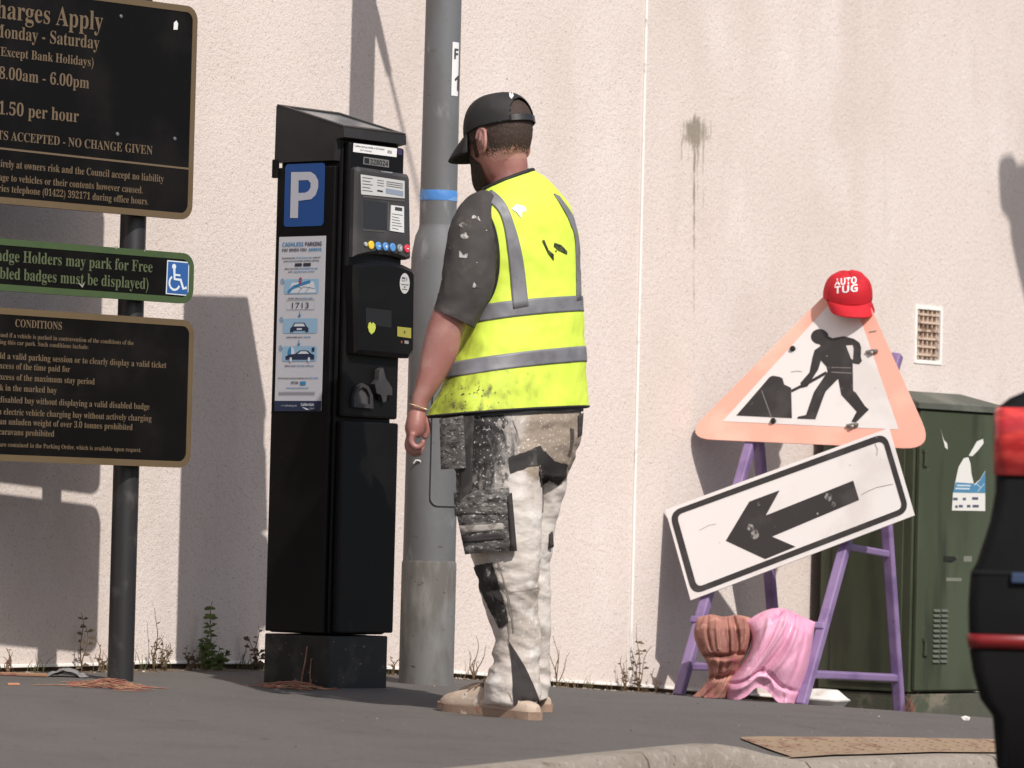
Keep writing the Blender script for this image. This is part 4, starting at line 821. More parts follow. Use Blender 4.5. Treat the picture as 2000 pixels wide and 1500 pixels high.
b = MB(); patch(b, ttree, [(993, 893), (1020, 884), (1055, 872), (1062, 884), (1058, 905), (1030, 912), (998, 925)], .004, 5, 2); b.build('seat_panel', pan, tro, smooth=True)
b = MB(); patch(b, ttree, [(1062, 880), (1082, 900), (1108, 908), (1104, 930), (1090, 948), (1072, 938), (1056, 952), (1052, 920)], .004, 5, 2); b.build('seat_panel', plainp, tro, smooth=True)
b = MB()
seams = ([(962, 1098), (975, 1140), (988, 1190), (994, 1235), (993, 1250)], [(972, 1096), (985, 1140), (997, 1190), (1003, 1235)], [(975, 1156), (1010, 1154), (1054, 1146)], [(1000, 1370), (990, 1350), (955, 1335)], [(1052, 905), (1060, 960), (1058, 1000)], [(1000, 820), (1010, 850), (1004, 880)])
for sm in seams: q = np.array(sm, float); ribbon(b, ttree, q, q+np.array([2.2, .6]), .0028, 1, 8)
b.build('seam', mat('seam_thread', rgb('9b9086', .9), .9), tro)
# belt and keeper loop
b = MB(); R = hloft([(1001, 812, 133, -.1), (1001, 797, 133, -.1)], TY, .04, 96, 4, .002); b.grid(R, True); b.build('belt', mat('belt_black', rgb('2b2828', .9), .6), man, smooth=True)
b = MB(); lp = [at(1138+8*math.cos(a), 786+9*math.sin(a), DM+.16) for a in np.linspace(-2.2, 2.4, 14)]; b.tube(lp, .0035, 6); b.build('belt_loop', bind, man, smooth=True)
# pockets standing off the leg
def bulge(px, cx, half, yc, bdep, off, th, rows=16, cols=16, fold=.004):
    (tl_, tr_, br_, bl_) = [np.array(p, float) for p in px]; F = []; K = []
    for s_ in np.linspace(0, 1, rows):
        a, c = [], []
        for t in np.linspace(0, 1, cols):
            p = (tl_*(1-t)+tr_*t)*(1-s_)+(bl_*(1-t)+br_*t)*s_; k = np.clip((p[0]-cx)/half, -.97, .97); yd = yc-math.sqrt(1-k*k)*bdep-off
            e = min(1, 6*min(s_, 1-s_, t, 1-t)+.25); q = at(p[0], p[1], DM+yd-th*(e**.5)+fold*noise.noise(Vector((p[0]*.03, p[1]*.09, 1)))); a.append(q); c.append(at(p[0], p[1], DM+yd+.004))
        F.append(a); K.append(c)
    b = MB(); b.grid(F); F, K = np.array(F), np.array(K)
    ed = lambda M: list(M[0])+list(M[1:, -1])+list(M[-1, -2::-1])+list(M[-2:0:-1, 0]); b.grid(np.array([ed(K), ed(F)]), True); return b
pkm = mat('pocket_cloth', rgb('5a5552', .85), .85, layers=((rgb('85807b', .85), 30, .45, .68, (1, 1, 2), None, None), (rgb('2f2c2b', .85), 40, .48, .66, (1, 1, 2.2), None, None), (rgb('c6c2bd', .9), 90, .58, .68, (1, 1, 2), None, None)), bump=(.4, 90, .003), bump2=(.4, 22, .008))
b = bulge([(886, 962), (994, 952), (1002, 1010), (888, 1008)], 972, 118, -.078, .11, .004, .022); pk = b.build('cargo_pocket_flap', pkm, tro, smooth=True)
b = bulge([(890, 996), (1001, 990), (1009, 1074), (908, 1083)], 972, 118, -.080, .108, .002, .020); pk = b.build('cargo_pocket', pkm, tro, smooth=True)
b = bulge([(896, 1026), (988, 1018), (991, 1036), (900, 1045)], 972, 118, -.080, .108, .003, .023, 6); b.build('pocket_stripe', mat('pale_stripe', rgb('aaa39c', .9), .8, layers=((rgb('6b645e'), 26, .48, .66, (1, 1, 2), None, None),)), pk, smooth=True)
b = bulge([(900, 1046), (993, 1037), (995, 1055), (904, 1063)], 972, 118, -.080, .108, .003, .0235, 6); b.build('pocket_stripe', plainp, pk, smooth=True)
b = bulge([(988, 966), (1000, 962), (1010, 1076), (996, 1077)], 972, 118, -.080, .108, .003, .024, 16, 5); b.build('pocket_edge', plainp, pk, smooth=True)
b = bulge([(858, 818), (905, 812), (910, 914), (861, 917)], 945, 118, -.09, .11, .010, .014); b.build('holster_pocket', pkm, tro, smooth=True)
b = bulge([(900, 814), (926, 812), (922, 960), (897, 975)], 950, 110, -.085, .11, .006, .010); b.build('thigh_panel', pan, tro, smooth=True)
b = bulge([(1128, 812), (1140, 806), (1137, 850), (1128, 856)], 1090, 60, .0, .02, .0, .01); b.build('rear_pocket', plainp, tro, smooth=True)
b = bulge([(1070, 1040), (1080, 1038), (1082, 1068), (1073, 1072)], 1040, 60, .14, .05, .0, .012); b.build('rear_pocket', plainp, tro, smooth=True)
# --- boots
bootm = mat('tan_boot', rgb('c9b3a0', .9), .75, layers=((rgb('ad937f', .88), 14, .45, .68, O3, None, None), (rgb('ddd0c2', .92), 26, .55, .68, O3, None, None), (rgb('c98b7f', .9), 9, .62, .68, O3, None, None), (rgb('6d5848', .8), 50, .64, .72, O3, None, None)), bump=(.3, 120, .002))
solem = mat('tan_sole', rgb('a58a76', .8), .8, layers=((rgb('806a59', .8), 20, .5, .66, O3, None, None), (rgb('cdb9a2', .9), 34, .6, .7, O3, None, None), (rgb('c0776a', .9), 8, .64, .69, O3, None, None)), bump=(.4, 90, .003))
def boot(heel, toe):
    d = toe-heel; Ln = np.linalg.norm(d); d = d/Ln; s_ = nrm(np.cross(V3(0, 0, 1), d)); u = np.cross(d, s_)
    if u[2] < 0: u = -u
    prof = [(0, .012), (.03, .028), (.10, .034), (.30, .036), (.5, .041), (.68, .046), (.82, .044), (.91, .035), (.97, .021), (1, .006)]
    T = np.linspace(0, 1, 30); wd = np.interp(T, [p[0] for p in prof], [p[1] for p in prof])
    top = np.interp(T, [0, .05, .2, .38, .50, .60, .70, .82, .90, .96, 1], [.04, .052, .060, .086, .096, .086, .073, .064, .054, .042, .022])
    G = []
    for t, w, h in zip(T, wd, top):
        row = []
        for k in np.linspace(-.25, math.pi+.25, 20): c, q_ = math.cos(k), math.sin(k); row.append(heel+d*Ln*t+s_*w*1.0*np.sign(c)*abs(c)**.8+u*(.018+(h-.018)*max(-.05, np.sign(q_)*abs(q_)**.75)))
        G.append(row)
    b = MB(); b.grid(G, True); b.add(list(G[0])+[np.mean(G[0], 0)], [((j+1) % 20, j, 20) for j in range(20)]); b.add(list(G[-1])+[np.mean(G[-1], 0)], [(j, (j+1) % 20, 20) for j in range(20)]); o = b.build('boot', bootm, man, smooth=True)
    b = MB(); P = [heel+d*Ln*(t*1.02-.01)+s_*(w+.003) for t, w in zip(T, wd)]+[heel+d*Ln*(t*1.02-.01)-s_*(w+.004) for t, w in zip(T[::-1], wd[::-1])]
    tt = list(T)+list(T[::-1]); lift = [.010*max(0, (t-.8)/.2)**2 for t in tt]; G2 = [[p+u*(z+l*(1-z/.04)) for p, l in zip(P, lift)] for z in (.0, .005, .019, .024)]
    b.capped(G2); b.build('sole', solem, o, smooth=True, auto=True)
    b = MB()
    for t in (.50, .56, .62): h = np.interp(t, T, top); w = np.interp(t, T, wd); b.tube([heel+d*Ln*(t+.01*k)+s_*w*.8*k+u*(h-.012*k*k+.003) for k in np.linspace(-1, 1, 7)], .003, 6)
    b.build('lace', mat('boot_lace', rgb('6e5c4c'), .85), o, smooth=True)
boot(heelL, toeL); toeR = heelR+(toeL-heelL)*V3(.93, 1.0, 0)+V3(-.0, .05, .004); u_, nn_ = UN(toeR); toeR[2] = gz(u_, nn_); boot(heelR, toeR)
# --- bracelet and neck chain
btree = bvh(v, f); wc = at(818, 795, DM-.13); ax_ = nrm(at(816, 802, DM-.13)-at(821, 780, DM-.13)+V3(.0, 0, .012)); e1 = nrm(np.cross(ax_, V3(0, 1, 0))); e2 = np.cross(ax_, e1)
b = MB()
for k in np.linspace(0, 2*math.pi, 40, False): b.lathe(wc+e1*.0275*math.cos(k)+e2*.036*math.sin(k), [(.0005, -.0026), (.0026, -.001), (.0026, .001), (.0005, .0026)], nrm(-e1*math.sin(k)+e2*math.cos(k)), 6)
b.build('bracelet', mat('gold_chain', rgb('d9c9a0'), .3, .8), man, smooth=True)
b = MB(); R = limb([(990, 366, 46.5, .068, .07), (989, 364, 46.5, .068, .07)], 60, 2)[0]
ring_ = [p+V3(0, 0, 1)*((p[0]-np.mean(R, 0)[0])*.42) for p in R]; b.tube(list(ring_)+[ring_[0]], .0022, 5); b.build('neck_chain', mat('silver_chain', rgb('cfcac4'), .3, .8), man, smooth=True)
# ================================================ ROADWORKS SIGN ON ITS TRESTLE
te = nrm(T_FR-T_FL); tb = nrm(V3(-te[1], te[0], 0)); LEAN = math.radians(23)
TPn = Plane(T_FL, te, nrm(V3(0, 0, 1)*math.cos(LEAN)+tb*math.sin(LEAN)))
work = thing('roadworks_sign', (T_FL+T_FR)/2, 'triangular men at work sign bolted to a purple steel trestle frame', 'road sign')
purp = mat('purple_steel', rgb('9078a2', .95), .36, layers=((rgb('7d6592', .9), 9, .45, .65, O3, None, .5), (rgb('4b4048', .8), 60, .70, .74, O3, None, .8)), spec=.6)
LT, RT = TPn.hit(1513, 702, -.02), TPn.hit(1753, 692, -.02); foot = lambda p: p+V3(0, 0, -.004)
def bar(name, a, c, r=.019, m=None): 
    b = MB(); d = nrm(c-a); s_ = nrm(np.cross(d, TPn.n)); t_ = np.cross(s_, d); b.box((a+c)/2, (r*2, r*2, np.linalg.norm(c-a)), (s_, t_, d), .006); return b.build(name, m or purp, work)
bar('leg', foot(T_FL), LT); bar('leg', foot(T_FR), RT)
fx = lambda a, c, t: a+(c-a)*t
hr = fx(T_FR, RT, .78); hlft = fx(T_FL, LT, .78); RRf = foot(T_RR); RLf = T_RR+(T_FL-T_FR); RLf[2] = gz(*UN(RLf)); 
if UN(RLf)[1] < .04: RLf = RLf+wn*(.04-UN(RLf)[1])
back = -TPn.n*.04
bar('leg', RRf, hr+back); bar('leg', RLf, hlft+back)
bar('crossbar', fx(T_FL, LT, .215)-TPn.u*.03+TPn.n*.01, fx(T_FR, RT, .215)+TPn.u*.015+TPn.n*.01, .014)
bar('crossbar', fx(T_FL, LT, .56)+back*.3, fx(T_FR, RT, .60)+back*.3, .014)
bar('brace', fx(T_FR, RT, .085), fx(RRf, hr+back, .13), .014); bar('brace', fx(T_FR, RT, .445), fx(RRf, hr+back, .575), .013)
bar('brace', fx(T_FL, LT, .085), fx(RLf, hlft+back, .13), .014)
TT = Plane(TPn.o+TPn.n*.012, TPn.u, TPn.v)
def rpx(c, rr):                                            # rounded polygon through px corners
    c = [np.array(p, float) for p in c]; P = []; n = len(c)
    for i in range(n):
        r = rr[i] if hasattr(rr, '__len__') else rr
        p0, p1, p2 = c[i-1], c[i], c[(i+1) % n]; a = p1+nrm(p0-p1)*r; e = p1+nrm(p2-p1)*r
        for t in np.linspace(0, 1, 9): P.append(tuple((1-t)**2*a+2*t*(1-t)*p1+t*t*e))
    return P
tri = rpx([(1333, 856), (1825, 878), (1665.5, 521)], [60, 60, 38]); tri_old = [(1392, 859), (1375, 851), (1366, 838), (1368, 825), (1379, 811), (1500, 683), (1627, 560), (1640, 546), (1656, 540), (1672, 546), (1683, 560), (1740, 690), (1790, 798), (1798, 822), (1797, 846), (1786, 865), (1766, 875), (1744, 875)]
salm = mat('faded_red_border', rgb('f0b09c', .92), .5, layers=((rgb('f7bfab', .95), 3, .45, .65, O3, None, None), (rgb('6e4038'), 55, .71, .745, O3, None, .8), (rgb('a8705f'), 22, .70, .74, (.5, 1, 2), None, None)))
signw = mat('sign_white', rgb('e8e2df', .9), .42, layers=((rgb('dcd5d0', .9), 4, .5, .7, O3, None, None), (rgb('8b817a'), 70, .72, .75, O3, None, .7)))
signk = mat('sign_black', rgb('2f2b2b', .85), .5, layers=((rgb('3d3938'), 8, .5, .7, O3, None, None), (rgb('9b9793'), 60, .70, .74, O3, None, .7)))
b = MB(); b.ppoly(TT, tri, 0, .004); pl8 = b.build('sign_plate', salm, work)
b = MB(); b.ppoly(TT, [(1411.6, 823), (1657, 554), (1755.6, 839.4)], .0012); wf = b.build('white_field', signw, pl8)
Zt = lambda x, y: TT.uv(1340+x*.2734, 490+y*.2734)
b = MB(); man_o = [(1000, 672), (1015, 650), (1060, 622), (1130, 611), (1200, 630), (1240, 657), (1252, 690), (1250, 762), (1258, 788), (1238, 812), (1207, 808), (1192, 802), (1193, 880), (1195, 1000), (1215, 1015), (1280, 1110), (1308, 1135), (1215, 1228), (1182, 1222), (1220, 1150), (1110, 1030), (1088, 915), (1000, 1005), (985, 1040), (925, 1205), (795, 1200), (800, 1186), (858, 1174), (915, 1010), (1012, 865), (1005, 830), (965, 785), (945, 850), (890, 935), (870, 970), (825, 982), (818, 945), (883, 870), (905, 760), (920, 710), (962, 682), (965, 664)]
gap = [(1143, 676), (1193, 674), (1199, 700), (1194, 780), (1180, 772)]
b.poly(TT, [Zt(*p) for p in man_o], .0024, [[Zt(*p) for p in gap]]); b.poly(TT, [Zt(956+62*math.cos(a), 614+54*math.sin(a)) for a in np.linspace(0, 2*math.pi, 30, False)], .0026); b.poly(TT, [Zt(*p) for p in ((940, 655), (1012, 610), (1060, 630), (985, 700))], .0028)
b.poly(TT, [Zt(*p) for p in ((757, 1012), (752, 994), (880, 930), (1000, 862), (1010, 880), (885, 950))], .0028)
b.build('workman_symbol', signk, pl8); b = MB(); b.poly(TT, [Zt(*p) for p in ((360, 1178), (480, 1040), (598, 903), (622, 893), (672, 902), (690, 912), (702, 955), (752, 980), (758, 1197))], .0024); b.build('pile_symbol', signk, pl8)
b = MB(); b.stroke(TT, [Zt(542, 1000), Zt(575, 1090), Zt(612, 1195)], .0025, .0030); b.stroke(TT, [Zt(1040, 835), Zt(1180, 838)], .0022, .003); b.stroke(TT, [Zt(1040, 868), Zt(1185, 876)], .0026, .003); b.stroke(TT, [Zt(750, 868), Zt(790, 860), Zt(830, 864)], .002, .003); b.stroke(TT, [Zt(1310, 580), Zt(1362, 573)], .004, .003); b.build('scratch', mat('scratch_grey', rgb('8d8580'), .7), pl8)
boltm = mat('bolt_dark', rgb('2b2929'), .4, .5); clipm = mat('clip_steel', rgb('8c8a82'), .45, .6)
for x, y in ((1549, 682), (1511, 823)):
    u, v_ = TT.uv(x, y); b = MB(); b.lathe(TT.p(u, v_, 0), [(.011, 0), (.011, .008), (.007, .013)], TT.n, 14); b.build('bolt', boltm, work, smooth=True, auto=True)
for x, y in ((1704, 688), (1666, 832)):
    u, v_ = TT.uv(x, y); b = MB(); b.tube([TT.p(u-.022, v_-.003, .006), TT.p(u, v_, .012), TT.p(u+.024, v_+.003, .008)], .006, 6); b.lathe(TT.p(u, v_-.006, 0), [(.009, 0), (.009, .014), (.004, .018)], TT.n, 8); b.build('bolt', clipm, work)
# ---- arrow plate hung askew on the trestle
rayN = lambda x, y, N: CAM+ray(x, y)*(((N-(CAM-W0)@wn))/(ray(x, y)@wn))
aUL, aLL = TPn.hit(1300, 998, .025), TPn.hit(1348, 1170, .028); aUR = TPn.hit(1738, 840, .05)

aw = MB(); an = nrm(np.cross(aUR-aLL, aUL-aLL)); AU = nrm(aUR-aUL); AP = Plane(aLL, AU, nrm(aUL-aLL-AU*((aUL-aLL)@AU)))
arrow = thing('arrow_sign', (aLL+aUR)/2*V3(1, 1, 0)+V3(0, 0, aLL[2]), 'white rectangular plate with black left arrow hung askew on the trestle', 'arrow sign')
Za = lambda x, y: (1280+x*.27, 820+y*.27)
b = MB(); b.ppoly(AP, [Za(72, 650), Za(255, 1305), Za(1875, 690), Za(1690, 58)], 0, .0035); ao = b.build('plate', signw, arrow)
oc = [Za(*p) for p in ((100, 668), (268, 1270), (1840, 665), (1668, 92))]; ic = [Za(*p) for p in ((155, 690), (302, 1212), (1790, 640), (1645, 150))]
b = MB(); b.ppoly(AP, rpx(oc, 24), .0012, holes=[rpx(ic, 13)]); b.build('border', signk, ao)
b = MB(); b.ppoly(AP, [Za(*p) for p in ((510, 875), (680, 592), (900, 510), (800, 692), (1432, 440), (1475, 580), (845, 845), (1015, 918), (795, 1008))], .0012); b.build('arrow_symbol', signk, ao)
b = MB(); ap = lambda *L: [AP.uv(*Za(*p)) for p in L]
b.stroke(AP, ap((1490, 545), (1530, 520), (1600, 490), (1720, 465)), .0018, .0016); b.stroke(AP, ap((1590, 175), (1608, 215), (1602, 260)), .0022, .0018); b.stroke(AP, ap((320, 800), (390, 762), (440, 755)), .0014, .0016); b.build('scratch', mat('scratch_grey', rgb('8d8580'), .7), ao)
b = MB()
for cx_, cy_, r_ in ((690, 780, 22), (720, 830, 30), (1255, 560, 26), (1290, 610, 16), (1175, 680, 7), (750, 610, 12)): b.poly(AP, [AP.uv(*Za(cx_+r_*math.cos(a)*(1+.5*nz3((a, cx_, 0), 2)), cy_+1.2*r_*math.sin(a)*(1+.5*nz3((a, cy_, 5), 2)))) for a in np.linspace(0, 6.283, 16, False)], .0018)
b.build('worn_patch', mat('worn_white', rgb('8f8b87'), .7, layers=((rgb('3a3635'), 70, .42, .58, O3, None, None),)), ao)
# ---- red cap on the apex
redc = mat('cap_red', rgb('d31a2b', .85), .8, layers=((rgb('b81424', .85), 14, .5, .7, O3, None, None),), bump=(.3, 450, .001), bump2=(.3, 30, .004))
rf = nrm(V3(.06, -.90, -.40)); rl = nrm(np.cross(V3(0, 0, 1), rf)); ru = np.cross(rf, rl); ru = ru if ru[2] > 0 else -ru
rl = nrm(np.cross(ru, rf)); TL_ = nrm(rl*math.cos(.05)+ru*math.sin(.05)); 
RC = TT.hit(1656, 574, .014); kz = .98
HR_ = lambda x, y, z: RC+(rl*x+rf*y+ru*z)*kz
rcap = thing('red_cap', RC, 'red baseball cap with white AUTO TUG lettering on the tip of the triangle sign', 'cap')
G = []; n = 90; rows = 32
for t in np.linspace(0, 1, rows):
    z = .100*math.sin(t*math.pi/2)**.9-.012; s_ = max(.02, math.cos(t*math.pi/2)**.72); row = []
    for k in np.linspace(0, 2*math.pi, n, False):
        c, q_ = math.cos(k), math.sin(k); row.append(HR_(.094*s_*q_, (.098*c if c > 0 else .09*c)*s_, z+.006*nz3((c*2, q_*2, t*2), 1)-(0 if c > 0 else .012*c*c*(1-t))))
    G.append(row)
b = MB(); b.grid(G, True); b.add(list(G[-1])+[HR_(0, 0, .0885)], [(j, (j+1) % n, n) for j in range(n)]); rtree = bvh(b.v, b.f); b.build('crown', redc, rcap, smooth=True, solid=.003)
b = MB(); b.lathe(HR_(0, 0, .088), [(.001, .007), (.006, .006), (.008, .001)], ru, 12); b.build('button', redc, rcap, smooth=True)
b = MB()
for k6 in range(1, 6):
    k = k6*math.pi/3+math.pi/6*0; P = []
    for t in np.linspace(0, .96, 14):
        z = .100*math.sin(t*math.pi/2)**.9-.012; s_ = math.cos(t*math.pi/2)**.72; c, q_ = math.cos(k), math.sin(k); P.append(HR_(.0955*s_*q_, (.0995*c if c > 0 else .0915*c)*s_, z+.006*nz3((c*2, q_*2, t*2), 1)+.0005-(0 if c > 0 else .012*c*c*(1-t))))
    b.tube(P, .0011, 5)
b.build('seam', mat('cap_red_dark', rgb('9d1220', .8), .85), rcap, smooth=True)
b = MB(); G = []
for t in np.linspace(0, 1, 12):
    row = []
    for k in np.linspace(-1.15, 1.15, 30):
        R0 = HR_(.094*math.sin(k), .098*math.cos(k), -.012); ext = .068*t*max(0, math.cos(k*1.36))**.5; row.append(R0+rf*ext*.85-ru*(.024*t*max(0, math.cos(k*1.36))**.5+.036*math.sin(k)**2*t)*1.0+rl*.014*t)
    G.append(row)
b.grid(G); b.build('brim', redc, rcap, smooth=True, solid=.005)
b = MB()
for tx2, x0, y0, x1, y1, cap in (('AUTO', 1630, 558, 1673, 553.5, 13.5), ('TUG', 1630, 574, 1675, 569, 14.5)):
    vs, fs, (g0, g1), h = glyphs(tx2, 'bold'); out = []; kx = (x1-x0)/(g1-g0)
    for gx, gy in vs:
        X = x0+(gx-g0)*kx; Yp = y0+(y1-y0)*(X-x0)/(x1-x0)-gy*cap/h; hit = cast(rtree, X, Yp, 1655, 560); out.append(hit[0]-nrm(ray(X, Yp))*.0035 if hit else HR_(0, .1, .03))
    b.add(out, fs)
b.build('cap_lettering', flat('f2eeee', .95), rcap)
# ---- sandbags over the lower crossbar
def limbD(R, D, n=140, rows=110):
    Q = cr(R, np.linspace(0, len(R)-1, rows)); s_ = D/FP; G = []
    for x, y, w, d, o, *e in Q:
        c = at(x, y, D+o); G.append([c+V3(w*s_*np.sign(math.cos(k))*abs(math.cos(k))**.8, d*np.sign(math.sin(k))*abs(math.sin(k))**.9, 0) for k in np.linspace(0, 2*math.pi, n, False)])
    return np.array(G)
DB = (T_FL[1]*.4+T_FR[1]*.6)
pink = mat('pink_sack', rgb('eba6c3', .9), .33, layers=((rgb('f0b6cf', .92), 6, .45, .65, (1, 1, .35), None, .25), (rgb('d487a9', .88), 20, .56, .72, (1.6, 1, .2), None, .5)), bump=(.5, 60, .004, (2.5, 2.5, .35)), bump2=(.25, 500, .001))
brown = mat('brown_sack', rgb('b07a6c', .85), .7, layers=((rgb('8f5d52', .85), 10, .45, .65, (1.4, 1, .5), None, None), (rgb('c28e7d', .88), 16, .55, .7, O3, None, None), (rgb('9a4f5a', .85), 7, .6, .7, O3, None, None)), bump=(.4, 90, .003), bump2=(.5, 30, .008))
def sack(R, name, m, label, fold, seed, crease=None, bottom=0):
    G = limbD(R, DB)
    rows = len(G)
    for i in range(rows):
        t = i/(rows-1); c = G[i].mean(0)
        for j in range(G.shape[1]):
            p = G[i, j]; e = nrm((p-c)*V3(1, 1, 0)); ang = 2*math.pi*j/G.shape[1]
            d = fold*nz3((math.cos(ang)*1.6+t*.7, math.sin(ang)*1.6, t*.5+seed), 1.6)*1.5-fold*1.7*abs(nz3((math.cos(ang)*3.2+t*2.2, math.sin(ang)*3.2, t*.35+seed), 1.2))+(.014*nz3(p, 11, seed)-.010*abs(nz3(p, 19, seed+3)) if crease else 0)+.0035*nz3(p, 18, seed)+.0012*nz3(p, 70, seed)
            if crease: d -= .016*math.exp(-((t-crease)/.03)**2)
            G[i, j] = p+e*d
            if bottom and t > .8: G[i, j][2] += bottom*(t-.8)/.2*max(0, nz3((math.cos(ang)*2.2, math.sin(ang)*2.2, seed), 1.3)+.15)
            if i == rows-1: G[i, j][2] = max(G[i, j][2], gz(*UN(G[i, j])))
    b = MB(); b.capped(G); o = b.build(name, m, None, smooth=True); o['label'] = label; o['category'] = 'sandbag'; o['group'] = 'sandbags weighing down the trestle'
def sheet_sack(T, L, R, Bm, ridges, thick, name, m, label, lump, seed, D):
    nu, nv = 70, 90; Tq, Lq, Rq, Bq = [lambda t, A=np.array(A, float): cr(A, [min(max(t, 0), 1)*(len(A)-1)])[0] for A in (T, L, R, Bm)]
    F = np.zeros((nv, nu, 3)); K = np.zeros((nv, nu, 3)); us_ = np.linspace(0, 1, nu); vs_ = np.linspace(0, 1, nv)
    Tt = [Tq(u) for u in us_]; Bb = [Bq(u) for u in us_]
    for i, v_ in enumerate(vs_):
        l, r = Lq(v_), Rq(v_)
        for j, u in enumerate(us_):
            x = l[0]+(r[0]-l[0])*u; w = .5-.5*math.cos(math.pi*v_); y = Tt[j][1]*(1-v_)+Bb[j][1]*v_
            e = (1-abs(2*u-1)**3)**.6; d = thick*e*min(1, (v_/.16))**.5*(.75+.35*math.sin(math.pi*min(1, v_*1.05)))+.012
            for (u0, v0, u1, v1, wd, am) in ridges:
                p = np.array([u, v_]); a = np.array([u0, v0]); c = np.array([u1, v1]); t = np.clip((p-a)@(c-a)/((c-a)@(c-a)), 0, 1); q = (a+(c-a)*t-p)*np.array([1, 1.2]); d += am*math.exp(-(q@q)/(wd*wd))*e
            d += lump*noise.noise(Vector((u*3.2, v_*3.2, seed)))*e+.5*lump*noise.noise(Vector((u*8+v_*3, v_*5, seed+3)))*e-.5*lump*abs(noise.noise(Vector((u*11+v_*5, v_*2.5, seed+7))))*e
            F[i, j] = at(x, y, D-d); K[i, j] = at(x, y, D+.045*e*min(1, v_/.1+.2))
    F[:, :, 2] = np.maximum(F[:, :, 2], [[gz(*UN(p))+.002 for p in row] for row in F]); b = MB(); b.grid(F); b.grid(K, flip=True)
    ed = lambda M: list(M[0])+list(M[1:, -1])+list(M[-1, -2::-1])+list(M[-2:0:-1, 0]); b.grid(np.array([ed(K), ed(F)]), True)
    o = b.build(name, m, None, smooth=True); o['label'] = label; o['category'] = 'sandbag'; o['group'] = 'sandbags weighing down the trestle'
DS = (T_FL[1]*.45+T_FR[1]*.55)
sheet_sack([(1362, 1206), (1384, 1200), (1410, 1204), (1440, 1201), (1466, 1206)], [(1362, 1206), (1355, 1236), (1364, 1268), (1382, 1300), (1380, 1332), (1352, 1360)], [(1466, 1206), (1470, 1236), (1462, 1268), (1446, 1300), (1432, 1330), (1424, 1360)], [(1352, 1361), (1375, 1364), (1400, 1363), (1424, 1362)],
    [(.05, .50, .95, .47, .028, -.035), (.05, .56, .95, .54, .05, .018), (.2, .02, .25, .42, .03, -.016), (.38, .05, .4, .4, .03, .012), (.55, .02, .62, .44, .03, -.018), (.68, .04, .80, .44, .04, -.030), (.88, .05, .9, .4, .03, .014), (.1, .76, .9, .72, .04, -.026), (.3, .6, .2, .95, .05, .015)], .085, 'sandbag', brown, 'dusty brown sandbag slumped over the trestle crossbar, left of the pink sack', .016, 1.0, DS-.03)
sheet_sack([(1457, 1214), (1476, 1197), (1500, 1188), (1522, 1190), (1556, 1203), (1592, 1215)], [(1457, 1214), (1468, 1240), (1462, 1270), (1444, 1304), (1420, 1330), (1417, 1364)], [(1592, 1215), (1588, 1245), (1583, 1280), (1577, 1310), (1568, 1345), (1560, 1371)], [(1417, 1364), (1450, 1368), (1472, 1360), (1492, 1343), (1510, 1350), (1524, 1371), (1544, 1376), (1560, 1372)],
    [(.60, .04, .30, .80, .030, .016), (.70, .04, .46, .80, .028, -.016), (.76, .05, .56, .85, .03, .015), (.48, .05, .18, .62, .03, -.014), (.88, .12, .80, .92, .035, -.012), (.30, .10, .10, .50, .04, .012), (.0, .80, .45, .78, .025, -.022), (.0, .88, .5, .86, .04, .012), (.55, .80, 1, .86, .03, -.012), (.65, .88, .62, 1, .03, .02), (.8, .86, .82, 1, .03, .018)], .105, 'sandbag', pink, 'shiny pink woven sandbag draped over the trestle crossbar', .009, 5.0, DS-.05)
# ---- takeaway box
TB = at(1609, 1384, DB+.02); bx = thing('takeaway_box', TB, 'closed white foam takeaway box lying behind the trestle leg', 'takeaway box'); foam = mat('foam_white', rgb('e4dfd8', .95), .6, layers=((rgb('c2b7a8', .9), 12, .55, .7, O3, None, None),), bump=(.2, 80, .002))
def frus(levels, name): 
    b = MB(); G = []
    for z, w, d in levels: G.append([TB+te*x+V3(-te[1], te[0], 0)*y+V3(0, 0, z) for x, y in rrect(-w, -d, w, d, min(w, d)*.3, 4)])
    b.capped(G); return b.build(name, foam, bx, smooth=True, auto=True)
frus([(0, .056, .05), (.004, .058, .052), (.030, .076, .070), (.032, .080, .074), (.034, .080, .074)], 'tray'); frus([(.035, .080, .074), (.037, .080, .074), (.039, .074, .068), (.066, .046, .044), (.070, .040, .038)], 'lid')

# ================================================ TELECOM CABINET
CF = Plane(C_FL, wu); CS = Plane(C_FL, wn); axc = (wu, wn, V3(0, 0, 1))
CWd = CF.uv(1958, 1200)[0]; CD = .45
zt_ = CF.uv(1788, 797)[1]; zp = CF.uv(1785, 1353)[1]
cab = thing('utility_cabinet', C_FL, 'dark green metal street utility cabinet with torn poster against the wall', 'utility cabinet')
cgr = mat('cabinet_green', rgb('434a35', .8), .5, layers=((rgb('4d5540', .8), 3, .45, .65, (1, 1, .4), None, .6), (rgb('363b2a', .8), 9, .5, .68, (1, 1, .2), None, None), (rgb('7d7a68', .8), 60, .715, .75, O3, None, .8)), bump=(.15, 160, .001))
cdk = mat('cabinet_seam', rgb('15170f'), .8)
def cbox(name, u0, u1, n0, n1, z0, z1, m=cgr, bev=.004, par=None): 
    b = MB(); b.box(C_FL+wu*(u0+u1)/2+wn*(n0+n1)/2+V3(0, 0, (z0+z1)/2), (u1-u0, n1-n0, z1-z0), axc, bev); return b.build(name, m, par or cab)
cbox('plinth', .006, CWd-.006, -CD+.006, -.008, -.12, zp-.006, mat('plinth_green', rgb('56564a', .8), .8, layers=((rgb('7b7264'), 7, .5, .68, O3, None, None), (rgb('434a38'), 14, .5, .65, O3, None, None)), bump=(.4, 60, .004)))
cbox('body', 0, CWd, -CD, -.016, zp, zt_)
cbox('door', .012, CWd-.012, -.014, .004, zp+.008, zt_-.008, bev=.003)
